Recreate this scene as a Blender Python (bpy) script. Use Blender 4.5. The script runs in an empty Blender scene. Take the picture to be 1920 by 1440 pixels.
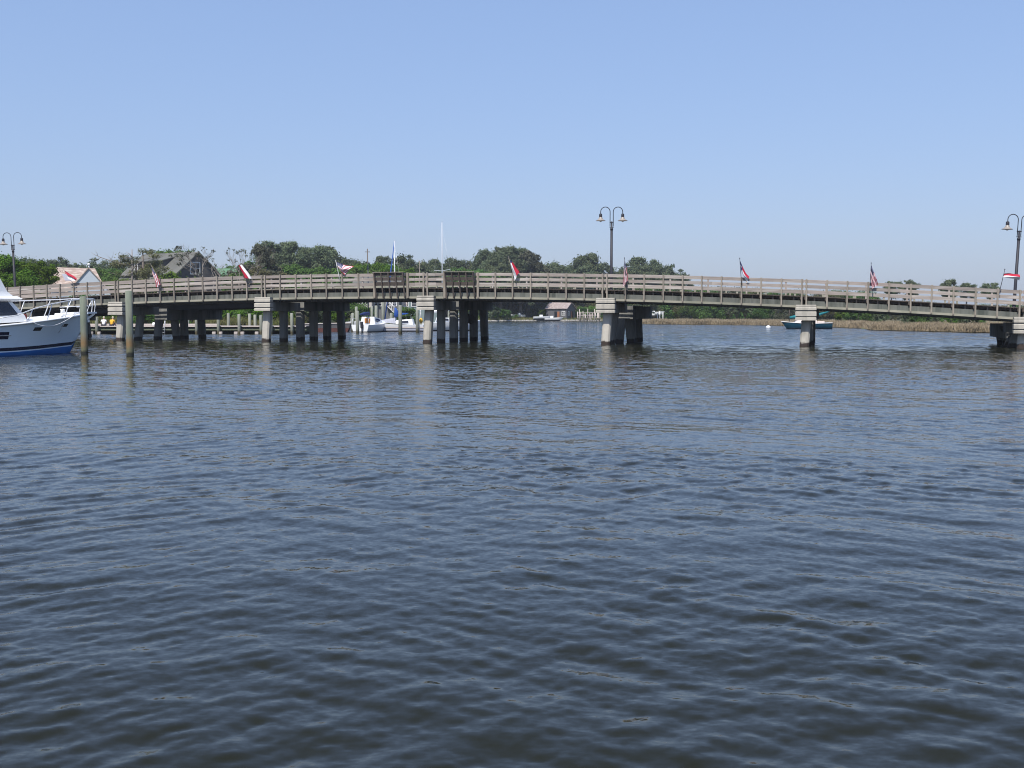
import bpy, math, random
import numpy as np
from mathutils import Vector, Matrix

# ------------------------------------------------------------------ camera, sky, sun
scene = bpy.context.scene
R = math.radians
F_PX, PITCH, EYE = 2050.0, math.atan(132 / 2050.0), 2.0
cam_d = bpy.data.cameras.new('camera')
cam_d.sensor_width = 36.0
cam_d.lens = 36.0 * F_PX / 1920.0
cam_d.clip_start, cam_d.clip_end = 0.1, 6000.0
cam = bpy.data.objects.new('camera', cam_d)
cam.location = (0, 0, EYE)
cam.rotation_euler = (math.pi / 2 - PITCH, 0, 0)
scene.collection.objects.link(cam)
scene.camera = cam

SUN_EL, SUN_AZ = R(57), R(202)          # azimuth clockwise from +Y: behind the camera, a little to its left
world = bpy.data.worlds.new('World')
scene.world = world
world.use_nodes = True
wn, wl = world.node_tree.nodes, world.node_tree.links
sky = wn.new('ShaderNodeTexSky')
sky.sky_type = 'NISHITA'
sky.sun_disc = False
sky.sun_elevation = SUN_EL
sky.sun_rotation = SUN_AZ
sky.altitude = 0
sky.air_density = 1.4
sky.dust_density = 1.0
sky.ozone_density = 10.0
soft = wn.new('ShaderNodeGamma')                  # summer haze evens the sky out
soft.inputs[1].default_value = 0.5
bal = wn.new('ShaderNodeVectorMath')            # white balance of the hazy sky
bal.operation = 'MULTIPLY'
bal.inputs[1].default_value = (1.10, 1.20, 1.54)
wl.new(sky.outputs[0], soft.inputs[0])
wl.new(soft.outputs[0], bal.inputs[0])
wl.new(bal.outputs[0], wn['Background'].inputs[0])
wn['Background'].inputs[1].default_value = 0.15
sun_d = bpy.data.lights.new('sun', 'SUN')
sun_d.energy = 4.0
sun_d.angle = R(0.53)
sun_d.color = (1.0, 0.95, 0.88)
sun = bpy.data.objects.new('sun', sun_d)
sdir = Vector((math.sin(SUN_AZ) * math.cos(SUN_EL), math.cos(SUN_AZ) * math.cos(SUN_EL), math.sin(SUN_EL)))
sun.rotation_euler = sdir.to_track_quat('Z', 'Y').to_euler()
sun.location = sdir * 200
scene.collection.objects.link(sun)
vs = scene.view_settings
vs.view_transform, vs.look, vs.gamma, vs.exposure = 'Standard', 'None', 1.0, 0.6
vs.use_curve_mapping = False
scene.cycles.pixel_filter_type = 'BLACKMAN_HARRIS'
scene.cycles.filter_width = 1.05
scene.cycles.max_bounces = 6
scene.cycles.diffuse_bounces = 2
scene.cycles.glossy_bounces = 3
scene.cycles.transmission_bounces = 2
scene.cycles.sample_clamp_indirect = 2.5
scene.cycles.blur_glossy = 1.0
scene.cycles.caustics_reflective = True
scene.cycles.caustics_refractive = False

C = scene.collection
rng = random.Random(11)
npr = np.random.RandomState(5)


def P(px, py, Y):
    """World point that stands Y metres ahead on the line of sight of photo pixel (px, py)."""
    u, v = px - 960.0, 720.0 - py
    cp, sp = math.cos(PITCH), math.sin(PITCH)
    ry, rz = F_PX * cp + v * sp, -F_PX * sp + v * cp
    t = Y / ry
    return Vector((u * t, Y, EYE + rz * t))


def px_m(Y):
    return Y / F_PX          # metres per photo pixel at distance Y


# ------------------------------------------------------------------ materials
def _mix(nt, fac, a, b):
    m = nt.nodes.new('ShaderNodeMix')
    m.data_type = 'RGBA'
    if isinstance(fac, (int, float)):
        m.inputs[0].default_value = fac
    else:
        nt.links.new(fac, m.inputs[0])
    for val, idx in ((a, 6), (b, 7)):
        if isinstance(val, (tuple, list)):
            m.inputs[idx].default_value = (*val[:3], 1)
        else:
            nt.links.new(val, m.inputs[idx])
    return m.outputs[2]


def _noise(nt, vec, scale, detail=4.0, rough=0.55, stretch=None):
    if stretch:
        mp = nt.nodes.new('ShaderNodeMapping')
        mp.inputs['Scale'].default_value = stretch
        nt.links.new(vec, mp.inputs[0])
        vec = mp.outputs[0]
    n = nt.nodes.new('ShaderNodeTexNoise')
    n.inputs['Scale'].default_value = scale
    n.inputs['Detail'].default_value = detail
    n.inputs['Roughness'].default_value = rough
    nt.links.new(vec, n.inputs['Vector'])
    return n.outputs['Fac']


def _ramp(nt, fac, p0, p1):
    r = nt.nodes.new('ShaderNodeMapRange')
    r.inputs[1].default_value, r.inputs[2].default_value = p0, p1
    nt.links.new(fac, r.inputs[0])
    return r.outputs[0]


MATS = {}


def pmat(name, c1, c2=None, scale=3.0, stretch=None, rough=0.7, bump=0.0, rand=0.0, c3=None, scale3=0.6,
         stretch3=None, metallic=0.0, band=None, spec=0.4, coat=0.0):
    """Procedural surface: two colours by noise, a third as stains, a value shift from object to object, a waterline band."""
    if name in MATS:
        return MATS[name]
    m = bpy.data.materials.new(name)
    m.use_nodes = True
    nt = m.node_tree
    bsdf = nt.nodes['Principled BSDF']
    tc = nt.nodes.new('ShaderNodeTexCoord')
    vec = tc.outputs['Object']
    oi = nt.nodes.new('ShaderNodeObjectInfo')
    ad = nt.nodes.new('ShaderNodeVectorMath')
    ad.operation = 'MULTIPLY_ADD'
    ad.inputs[1].default_value = (37.0, 17.0, 23.0)
    nt.links.new(oi.outputs['Random'], ad.inputs[0])
    nt.links.new(vec, ad.inputs[2])
    v2 = ad.outputs[0]
    c2 = c2 or tuple(x * 0.8 for x in c1)
    n1 = _noise(nt, v2, scale, stretch=stretch)
    col = _mix(nt, _ramp(nt, n1, 0.3, 0.7), c1, c2)
    if c3:
        n3 = _noise(nt, v2, scale3, stretch=stretch3)
        col = _mix(nt, _ramp(nt, n3, 0.48, 0.68), col, c3)
    if rand:
        hsv = nt.nodes.new('ShaderNodeHueSaturation')
        mr = nt.nodes.new('ShaderNodeMapRange')
        mr.inputs[3].default_value, mr.inputs[4].default_value = 1 - rand, 1 + rand
        nt.links.new(oi.outputs['Random'], mr.inputs[0])
        nt.links.new(mr.outputs[0], hsv.inputs['Value'])
        nt.links.new(col, hsv.inputs['Color'])
        col = hsv.outputs[0]
    if band:                                   # list of (z_from, z_to, colour): wet and rusty growth near the waterline
        geo = nt.nodes.new('ShaderNodeNewGeometry')
        sp = nt.nodes.new('ShaderNodeSeparateXYZ')
        nt.links.new(geo.outputs['Position'], sp.inputs[0])
        nz = _noise(nt, v2, 5.0)
        mm = nt.nodes.new('ShaderNodeMath')
        mm.operation = 'MULTIPLY_ADD'
        mm.inputs[1].default_value = 0.25
        nt.links.new(nz, mm.inputs[0])
        nt.links.new(sp.outputs[2], mm.inputs[2])
        for z1, z0, bc in band:
            col = _mix(nt, _ramp(nt, mm.outputs[0], z1, z0), col, bc)
    nt.links.new(col, bsdf.inputs['Base Color'])
    bsdf.inputs['Roughness'].default_value = rough
    bsdf.inputs['Metallic'].default_value = metallic
    bsdf.inputs['Specular IOR Level'].default_value = spec
    bsdf.inputs['Coat Weight'].default_value = coat
    if bump:
        b = nt.nodes.new('ShaderNodeBump')
        b.inputs['Strength'].default_value = bump
        b.inputs['Distance'].default_value = 0.03
        nt.links.new(n1, b.inputs['Height'])
        nt.links.new(b.outputs[0], bsdf.inputs['Normal'])
    MATS[name] = m
    return m


def leafmat(name, c1, c2, scale=0.45, rand=0.22, trans=0.33):
    if name in MATS:
        return MATS[name]
    m = bpy.data.materials.new(name)
    m.use_nodes = True
    nt = m.node_tree
    out = nt.nodes['Material Output']
    nt.nodes.remove(nt.nodes['Principled BSDF'])
    tc = nt.nodes.new('ShaderNodeTexCoord')
    oi = nt.nodes.new('ShaderNodeObjectInfo')
    n1 = _noise(nt, tc.outputs['Object'], scale, detail=3)
    n2 = _noise(nt, tc.outputs['Object'], 4.0, detail=1)
    a = nt.nodes.new('ShaderNodeMath')
    a.operation = 'ADD'
    nt.links.new(n1, a.inputs[0])
    nt.links.new(n2, a.inputs[1])
    col = _mix(nt, _ramp(nt, a.outputs[0], 0.8, 1.2), c1, c2)
    hsv = nt.nodes.new('ShaderNodeHueSaturation')
    mr = nt.nodes.new('ShaderNodeMapRange')
    mr.inputs[3].default_value, mr.inputs[4].default_value = 1 - rand, 1 + rand
    nt.links.new(oi.outputs['Random'], mr.inputs[0])
    nt.links.new(mr.outputs[0], hsv.inputs['Value'])
    mh = nt.nodes.new('ShaderNodeMapRange')
    mh.inputs[3].default_value, mh.inputs[4].default_value = 0.485, 0.515
    nt.links.new(oi.outputs['Random'], mh.inputs[0])
    nt.links.new(mh.outputs[0], hsv.inputs['Hue'])
    nt.links.new(col, hsv.inputs['Color'])
    d = nt.nodes.new('ShaderNodeBsdfDiffuse')
    t = nt.nodes.new('ShaderNodeBsdfTranslucent')
    nt.links.new(hsv.outputs[0], d.inputs[0])
    nt.links.new(hsv.outputs[0], t.inputs[0])
    mx = nt.nodes.new('ShaderNodeMixShader')
    mx.inputs[0].default_value = trans
    nt.links.new(d.outputs[0], mx.inputs[1])
    nt.links.new(t.outputs[0], mx.inputs[2])
    nt.links.new(mx.outputs[0], out.inputs[0])
    MATS[name] = m
    return m


CONC_BAND = [(0.42, 0.34, (0.035, 0.025, 0.02))]
M = dict(
    board=pmat('weathered_board', (0.35, 0.30, 0.265), (0.22, 0.19, 0.17), 5, (0.35, 5, 9), 0.85, 0.4, 0.2,
               (0.42, 0.39, 0.35), 1.2, (0.3, 2, 4)),
    post=pmat('weathered_post', (0.30, 0.262, 0.215), (0.20, 0.177, 0.145), 5, (6, 6, 0.6), 0.85, 0.3, 0.22),
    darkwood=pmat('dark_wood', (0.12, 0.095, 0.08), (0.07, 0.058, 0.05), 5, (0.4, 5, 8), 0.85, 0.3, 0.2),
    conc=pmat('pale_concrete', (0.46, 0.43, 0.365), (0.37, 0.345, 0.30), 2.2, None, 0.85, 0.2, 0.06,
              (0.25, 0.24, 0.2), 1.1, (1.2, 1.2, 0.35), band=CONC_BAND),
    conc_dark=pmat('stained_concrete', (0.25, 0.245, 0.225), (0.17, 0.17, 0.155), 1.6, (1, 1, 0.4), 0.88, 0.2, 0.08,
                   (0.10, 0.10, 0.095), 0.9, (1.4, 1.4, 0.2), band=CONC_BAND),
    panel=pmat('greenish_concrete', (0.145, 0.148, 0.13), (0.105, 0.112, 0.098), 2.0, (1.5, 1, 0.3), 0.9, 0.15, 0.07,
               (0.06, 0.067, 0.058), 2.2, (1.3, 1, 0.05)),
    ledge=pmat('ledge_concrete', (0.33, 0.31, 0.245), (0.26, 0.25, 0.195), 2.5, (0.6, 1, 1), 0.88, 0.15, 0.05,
               (0.22, 0.22, 0.17), 1.0, (0.8, 1, 0.3)),  # sun on the proud ledge put in as a paler tone than the panel
    soffit=pmat('shade_dark_concrete', (0.10, 0.10, 0.10), (0.07, 0.07, 0.07), 1.5, rough=0.9),  # shade under the girders put into the concrete colour
    bronze=pmat('dark_bronze_paint', (0.022, 0.022, 0.03), (0.03, 0.03, 0.038), 6, rough=0.55, spec=0.3),
    shade=pmat('lamp_shade_enamel', (0.30, 0.27, 0.24), (0.24, 0.21, 0.18), 6, rough=0.4),
    globe=pmat('frosted_glass', (0.75, 0.72, 0.66), (0.68, 0.65, 0.6), 6, rough=0.25),
    white=pmat('white_gelcoat', (0.78, 0.79, 0.79), (0.72, 0.73, 0.73), 1.2, rough=0.28, rand=0.03, spec=0.5),
    hullwhite=pmat('hull_gelcoat', (0.74, 0.85, 0.93), (0.70, 0.81, 0.90), 0.5, (1, 1, 0.4), rough=0.16, spec=0.6, coat=0.3,
                   c3=(0.68, 0.78, 0.86), scale3=0.5),  # white hull tinted blue: reflected sky and water put into its colour
    navy=pmat('navy_stripe', (0.008, 0.012, 0.035), (0.012, 0.015, 0.045), 3, rough=0.25),
    bluebottom=pmat('blue_bottom_paint', (0.02, 0.16, 0.48), (0.014, 0.12, 0.38), 1.5, (1, 1, 2), rough=0.4),
    steel=pmat('polished_rail', (0.75, 0.76, 0.77), (0.68, 0.69, 0.70), 6, rough=0.25, metallic=0.35),
    glass=pmat('dark_window', (0.012, 0.014, 0.02), (0.02, 0.022, 0.03), 1.0, rough=0.05, spec=0.6),
    maroon=pmat('maroon_canvas', (0.14, 0.02, 0.02), (0.10, 0.015, 0.015), 3, rough=0.8),
    bluecanvas=pmat('blue_canvas', (0.015, 0.075, 0.32), (0.01, 0.05, 0.22), 3, rough=0.8, bump=0.2),
    navycanvas=pmat('navy_canvas', (0.012, 0.03, 0.13), (0.008, 0.02, 0.09), 3, rough=0.8, bump=0.2),
    tealcanvas=pmat('teal_canvas', (0.01, 0.17, 0.19), (0.008, 0.12, 0.14), 3, rough=0.8, bump=0.2),
    tealhull=pmat('teal_hull_paint', (0.012, 0.075, 0.12), (0.01, 0.055, 0.09), 2, rough=0.25),
    teak=pmat('varnished_wood', (0.38, 0.15, 0.035), (0.28, 0.10, 0.02), 5, (1, 1, 6), rough=0.4),
    greyhull=pmat('dull_grey_hull', (0.10, 0.10, 0.11), (0.14, 0.135, 0.14), 2, rough=0.6),
    redhull=pmat('faded_red_paint', (0.17, 0.065, 0.055), (0.10, 0.045, 0.04), 2, rough=0.7),
    tarp=pmat('grey_tarp', (0.36, 0.37, 0.42), (0.28, 0.29, 0.34), 2, rough=0.8, bump=0.4),
    pile=pmat('treated_pile', (0.155, 0.175, 0.135), (0.115, 0.14, 0.105), 3, (3, 3, 0.5), 0.9, 0.4, 0.12,
              (0.21, 0.21, 0.17), 1.2, (2, 2, 0.3),
              band=[(1.25, 0.75, (0.19, 0.125, 0.06)), (0.62, 0.42, (0.12, 0.12, 0.07)), (0.36, 0.24, (0.02, 0.022, 0.018))]),
    dockpile=pmat('dock_pile_wood', (0.25, 0.26, 0.215), (0.19, 0.20, 0.165), 3, (3, 3, 0.5), 0.9, 0.3, 0.15,
                  band=[(0.55, 0.3, (0.13, 0.11, 0.06))]),
    dockboard=pmat('bleached_board', (0.50, 0.45, 0.41), (0.40, 0.35, 0.32), 4, (0.5, 5, 5), 0.85, 0.2, 0.08),
    dockgreen=pmat('algae_board', (0.17, 0.19, 0.13), (0.12, 0.14, 0.09), 3, (0.5, 3, 3), 0.9),
    shingle=pmat('cedar_shingle', (0.115, 0.105, 0.10), (0.07, 0.065, 0.065), 6, (2, 2, 5), 0.9, 0.3, c3=(0.15, 0.13, 0.11)),
    roofgrey=pmat('grey_asphalt_roof', (0.128, 0.128, 0.113), (0.105, 0.105, 0.093), 5, rough=0.95, bump=0.2,
                  c3=(0.09, 0.09, 0.08), scale3=0.25),
    rooftan=pmat('worn_tan_roof', (0.40, 0.305, 0.255), (0.28, 0.21, 0.175), 2.2, (0.7, 3, 3), 0.95, 0.3,
                 c3=(0.60, 0.53, 0.46), scale3=1.6, stretch3=(0.7, 3, 3)),
    roofgreen=pmat('green_metal_roof', (0.11, 0.21, 0.12), (0.09, 0.175, 0.10), 2, (5, 1, 1), 0.55),
    roofpink=pmat('weathered_shake_roof', (0.30, 0.245, 0.23), (0.22, 0.18, 0.17), 3, (1, 3, 3), 0.95, 0.3,
                  c3=(0.36, 0.31, 0.29), scale3=1.5),
    walllight=pmat('pale_blue_siding', (0.47, 0.52, 0.57), (0.43, 0.48, 0.53), 3, (0.2, 0.2, 6), 0.8),
    wallbeige=pmat('beige_siding', (0.46, 0.42, 0.38), (0.41, 0.37, 0.33), 3, (0.2, 0.2, 6), 0.85),
    wallgrey=pmat('grey_siding', (0.15, 0.155, 0.16), (0.115, 0.12, 0.125), 3, (0.3, 0.3, 6), 0.85),
    wallshed=pmat('dark_grey_shingle', (0.12, 0.12, 0.13), (0.085, 0.085, 0.092), 4, (1, 1, 4), 0.9),
    wallpink=pmat('pale_stucco', (0.60, 0.50, 0.45), (0.54, 0.45, 0.40), 2, rough=0.9),
    mastgrey=pmat('anodised_mast', (0.50, 0.52, 0.55), (0.44, 0.46, 0.49), 3, rough=0.4),
    trim=pmat('white_trim_paint', (0.75, 0.75, 0.74), (0.68, 0.68, 0.67), 3, rough=0.6),
    doororange=pmat('rusty_orange_door', (0.33, 0.13, 0.06), (0.24, 0.09, 0.04), 3, (1, 1, 5), 0.7),
    bark=pmat('grey_bark', (0.15, 0.125, 0.105), (0.09, 0.075, 0.065), 4, (3, 3, 0.6), 0.95, 0.5, 0.15),
    palebark=pmat('bleached_bark', (0.27, 0.235, 0.20), (0.17, 0.15, 0.13), 4, (3, 3, 0.6), 0.95, 0.3, 0.1),
    stone=pmat('pale_riprap', (0.40, 0.38, 0.35), (0.26, 0.25, 0.23), 3, rough=0.9, bump=0.4, rand=0.2),
    yellow=pmat('yellow_shirt_cotton', (0.72, 0.40, 0.035), (0.60, 0.32, 0.025), 6, rough=0.9),
    whitecloth=pmat('white_cotton', (0.78, 0.78, 0.79), (0.70, 0.70, 0.72), 6, rough=0.9),
    straw=pmat('pale_hat_straw', (0.66, 0.60, 0.48), (0.56, 0.50, 0.38), 9, rough=0.9),
    skin=pmat('skin', (0.50, 0.30, 0.22), (0.44, 0.26, 0.19), 6, rough=0.55),
    denim=pmat('dark_shorts', (0.03, 0.035, 0.06), (0.022, 0.028, 0.045), 6, rough=0.9),
    flagred=pmat('flag_red', (0.42, 0.012, 0.035), (0.36, 0.010, 0.03), 5, rough=0.75),
    flagwhite=pmat('flag_white', (0.80, 0.80, 0.82), (0.74, 0.74, 0.77), 5, rough=0.75),
    flagblue=pmat('flag_blue', (0.012, 0.018, 0.085), (0.016, 0.022, 0.10), 5, rough=0.75),
    fyellow=pmat('buoy_yellow', (0.75, 0.42, 0.03), (0.65, 0.36, 0.03), 4, rough=0.5),
    pine=leafmat('pine_needles', (0.141, 0.166, 0.090), (0.077, 0.105, 0.061)),
    oak=leafmat('broad_leaves', (0.115, 0.195, 0.050), (0.058, 0.112, 0.032)),
    bright=leafmat('bright_leaves', (0.120, 0.205, 0.030), (0.056, 0.112, 0.018)),
    olive=leafmat('olive_leaves', (0.166, 0.160, 0.077), (0.096, 0.102, 0.051)),
    greyleaf=leafmat('grey_green_leaves', (0.147, 0.154, 0.102), (0.083, 0.092, 0.064)),
    grasst=leafmat('tan_marsh_grass', (0.37, 0.305, 0.205), (0.235, 0.195, 0.13), 0.35, 0.05, 0.2),
    grassg=leafmat('green_marsh_grass', (0.13, 0.15, 0.05), (0.19, 0.165, 0.08), 0.35, 0.1, 0.25),
)


# ------------------------------------------------------------------ mesh helpers
class MB:
    """Collects boxes, tubes, lathes and lofts, then links them as ONE mesh object."""

    def __init__(self):
        self.v, self.f, self.mi, self.sm = [], [], [], []

    def add(self, verts, faces, mi=0, smooth=False):
        o = len(self.v)
        self.v.extend([tuple(p) for p in verts])
        for f in faces:
            self.f.append(tuple(i + o for i in f))
            self.mi.append(mi)
            self.sm.append(smooth)
        return self

    def box(self, lo, hi, mi=0, bev=0.0):
        x0, y0, z0 = lo
        x1, y1, z1 = hi
        if bev <= 0:
            v = [(x0, y0, z0), (x1, y0, z0), (x1, y1, z0), (x0, y1, z0), (x0, y0, z1), (x1, y0, z1), (x1, y1, z1), (x0, y1, z1)]
            f = [(0, 3, 2, 1), (4, 5, 6, 7), (0, 1, 5, 4), (1, 2, 6, 5), (2, 3, 7, 6), (3, 0, 4, 7)]
            return self.add(v, f, mi)
        b = bev

        def ring(z, ins):
            a, c, d, e = x0 + ins, x1 - ins, y0 + ins, y1 - ins
            return [(a + b, d, z), (c - b, d, z), (c, d + b, z), (c, e - b, z), (c - b, e, z), (a + b, e, z), (a, e - b, z), (a, d + b, z)]
        return self.loft([ring(z0, b * 0.6), ring(z0 + b, 0), ring(z1 - b, 0), ring(z1, b * 0.6)], mi, closed=True, caps=True)

    def loft(self, rings, mi=0, closed=True, caps=True, smooth=False, mis=None):
        n = len(rings[0])
        v = [p for r in rings for p in r]
        o = len(self.v)
        self.v.extend([tuple(p) for p in v])
        m = n if closed else n - 1
        for k in range(len(rings) - 1):
            for i in range(m):
                j = (i + 1) % n
                self.f.append((o + k * n + i, o + k * n + j, o + (k + 1) * n + j, o + (k + 1) * n + i))
                self.mi.append(mis[i] if mis else mi)
                self.sm.append(smooth)
        if caps and closed:
            self.f.append(tuple(o + i for i in reversed(range(n))))
            self.f.append(tuple(o + (len(rings) - 1) * n + i for i in range(n)))
            self.mi += [mi, mi]
            self.sm += [False, False]
        return self

    def tube(self, pts, rad, n=8, mi=0, smooth=True, caps=True):
        pts = [Vector(p) for p in pts]
        if isinstance(rad, (int, float)):
            rad = [rad] * len(pts)
        rings, prev = [], None
        for i, p in enumerate(pts):
            a = pts[max(i - 1, 0)]
            b = pts[min(i + 1, len(pts) - 1)]
            t = (b - a).normalized()
            if prev is None:
                ref = Vector((0, 0, 1)) if abs(t.z) < 0.9 else Vector((1, 0, 0))
                x = t.cross(ref).normalized()
            else:
                x = (prev - t * prev.dot(t)).normalized()
            prev = x
            y = t.cross(x)
            rings.append([p + x * (math.cos(2 * math.pi * k / n) * rad[i]) + y * (math.sin(2 * math.pi * k / n) * rad[i]) for k in range(n)])
        return self.loft(rings, mi, True, caps, smooth)

    def lathe(self, prof, c=(0, 0, 0), n=20, mi=0, smooth=True, caps=True):
        rings = [[(c[0] + r * math.cos(2 * math.pi * k / n), c[1] + r * math.sin(2 * math.pi * k / n), c[2] + z) for k in range(n)] for r, z in prof]
        return self.loft(rings, mi, True, caps, smooth)

    def quad(self, a, b, c, d, mi=0):
        return self.add([a, b, c, d], [(0, 1, 2, 3)], mi)

    def slab(self, a, b, c, d, th, mi=0):
        """A board on corners a b c d with thickness th along its normal (downwards side)."""
        a, b, c, d = map(Vector, (a, b, c, d))
        n = (b - a).cross(d - a).normalized() * th
        v = [a, b, c, d, a - n, b - n, c - n, d - n]
        return self.add(v, [(0, 1, 2, 3), (7, 6, 5, 4), (0, 4, 5, 1), (1, 5, 6, 2), (2, 6, 7, 3), (3, 7, 4, 0)], mi)

    def bar(self, a, b, w, h, mi=0):
        """Rectangular bar from a to b; w across (level), h upright."""
        a, b = Vector(a), Vector(b)
        t = (b - a).normalized()
        ref = Vector((0, 0, 1)) if abs(t.z) < 0.95 else Vector((0, 1, 0))
        x = t.cross(ref).normalized() * (w / 2)
        y = x.cross(t).normalized() * (h / 2)
        r = lambda p: [p - x - y, p + x - y, p + x + y, p - x + y]
        return self.loft([r(a), r(b)], mi)

    def mesh(self, name, mats):
        me = bpy.data.meshes.new(name)
        me.from_pydata(self.v, [], self.f)
        for m in (mats if isinstance(mats, (list, tuple)) else [mats]):
            if m:
                me.materials.append(m)
        me.polygons.foreach_set('material_index', self.mi)
        me.polygons.foreach_set('use_smooth', self.sm)
        me.update()
        return me

    def build(self, name, mats, parent=None, loc=(0, 0, 0), rz=0.0):
        return link(name, self.mesh(name, mats), parent, loc, rz)


def link(name, me, parent=None, loc=(0, 0, 0), rz=0.0):
    o = bpy.data.objects.new(name, me)
    o.location = loc
    o.rotation_euler = (0, 0, rz)
    if parent:
        o.parent = parent
    C.objects.link(o)
    return o


def tag(o, label=None, cat=None, group=None, kind=None):
    if label:
        o['label'] = label
    if cat:
        o['category'] = cat
    if group:
        o['group'] = group
    if kind:
        o['kind'] = kind
    return o


def empty(name, loc=(0, 0, 0), rz=0.0, **kw):
    o = bpy.data.objects.new(name, None)
    o.empty_display_size = 0.3
    o.location = loc
    o.rotation_euler = (0, 0, rz)
    C.objects.link(o)
    return tag(o, **kw)


def node(name, parent):
    """A part that only gathers its sub-parts."""
    o = bpy.data.objects.new(name, None)
    o.empty_display_size = 0.2
    o.parent = parent
    C.objects.link(o)
    return o


def np_mesh(name, verts, faces, mats, smooth=False, mi=None):
    """Mesh from numpy arrays: verts (n,3), faces (m,k)."""
    me = bpy.data.meshes.new(name)
    nv, (nf, k) = len(verts), faces.shape
    me.vertices.add(nv)
    me.vertices.foreach_set('co', np.asarray(verts, np.float32).ravel())
    me.loops.add(nf * k)
    me.loops.foreach_set('vertex_index', np.asarray(faces, np.int32).ravel())
    me.polygons.add(nf)
    me.polygons.foreach_set('loop_start', np.arange(0, nf * k, k, dtype=np.int32))
    for m in (mats if isinstance(mats, (list, tuple)) else [mats]):
        me.materials.append(m)
    if mi is not None:
        me.polygons.foreach_set('material_index', np.asarray(mi, np.int32))
    me.polygons.foreach_set('use_smooth', np.full(nf, smooth, dtype=bool))
    me.update(calc_edges=True)
    return me


# ------------------------------------------------------------------ water
def wave_tile(n, size, lam_p, lam_min, lam_max, dirs, seed):
    """One periodic patch of a wind-sea (heights and sideways shifts) from a directional spectrum."""
    r = np.random.RandomState(seed)
    k1 = np.fft.fftfreq(n, size / n) * 2 * np.pi
    kx, ky = np.meshgrid(k1, k1)
    k = np.hypot(kx, ky)
    k[0, 0] = 1
    kp = 2 * np.pi / lam_p
    th = np.arctan2(ky, kx)
    D = np.zeros_like(k)
    for ang, wgt, pw in dirs:
        D += wgt * np.maximum(np.cos(th - ang), 0) ** pw
    S = k ** -4.1 * np.exp(-1.25 * (kp / k) ** 2) * D
    S[(k > 2 * np.pi / lam_min) | (k < 2 * np.pi / lam_max)] = 0
    S[0, 0] = 0
    a = np.sqrt(S) * (r.randn(n, n) + 1j * r.randn(n, n))
    h = np.fft.ifft2(a)
    sx = np.fft.ifft2(1j * kx * a).real
    sy = np.fft.ifft2(1j * ky * a).real
    dx = np.fft.ifft2(-1j * kx / k * a).real
    dy = np.fft.ifft2(-1j * ky / k * a).real
    sc = 1 / math.sqrt((sx ** 2 + sy ** 2).mean())
    return h.real * sc, dx * sc, dy * sc         # scaled to an rms slope of 1


def sample(t, size, x, y):
    n = t.shape[0]
    fx, fy = (x / size * n) % n, (y / size * n) % n
    ix, iy = np.floor(fx).astype(np.int64), np.floor(fy).astype(np.int64)
    ax, ay = fx - ix, fy - iy
    ix %= n
    iy %= n
    jx, jy = (ix + 1) % n, (iy + 1) % n
    return (t[iy, ix] * (1 - ax) + t[iy, jx] * ax) * (1 - ay) + (t[jy, ix] * (1 - ax) + t[jy, jx] * ax) * ay


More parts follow.
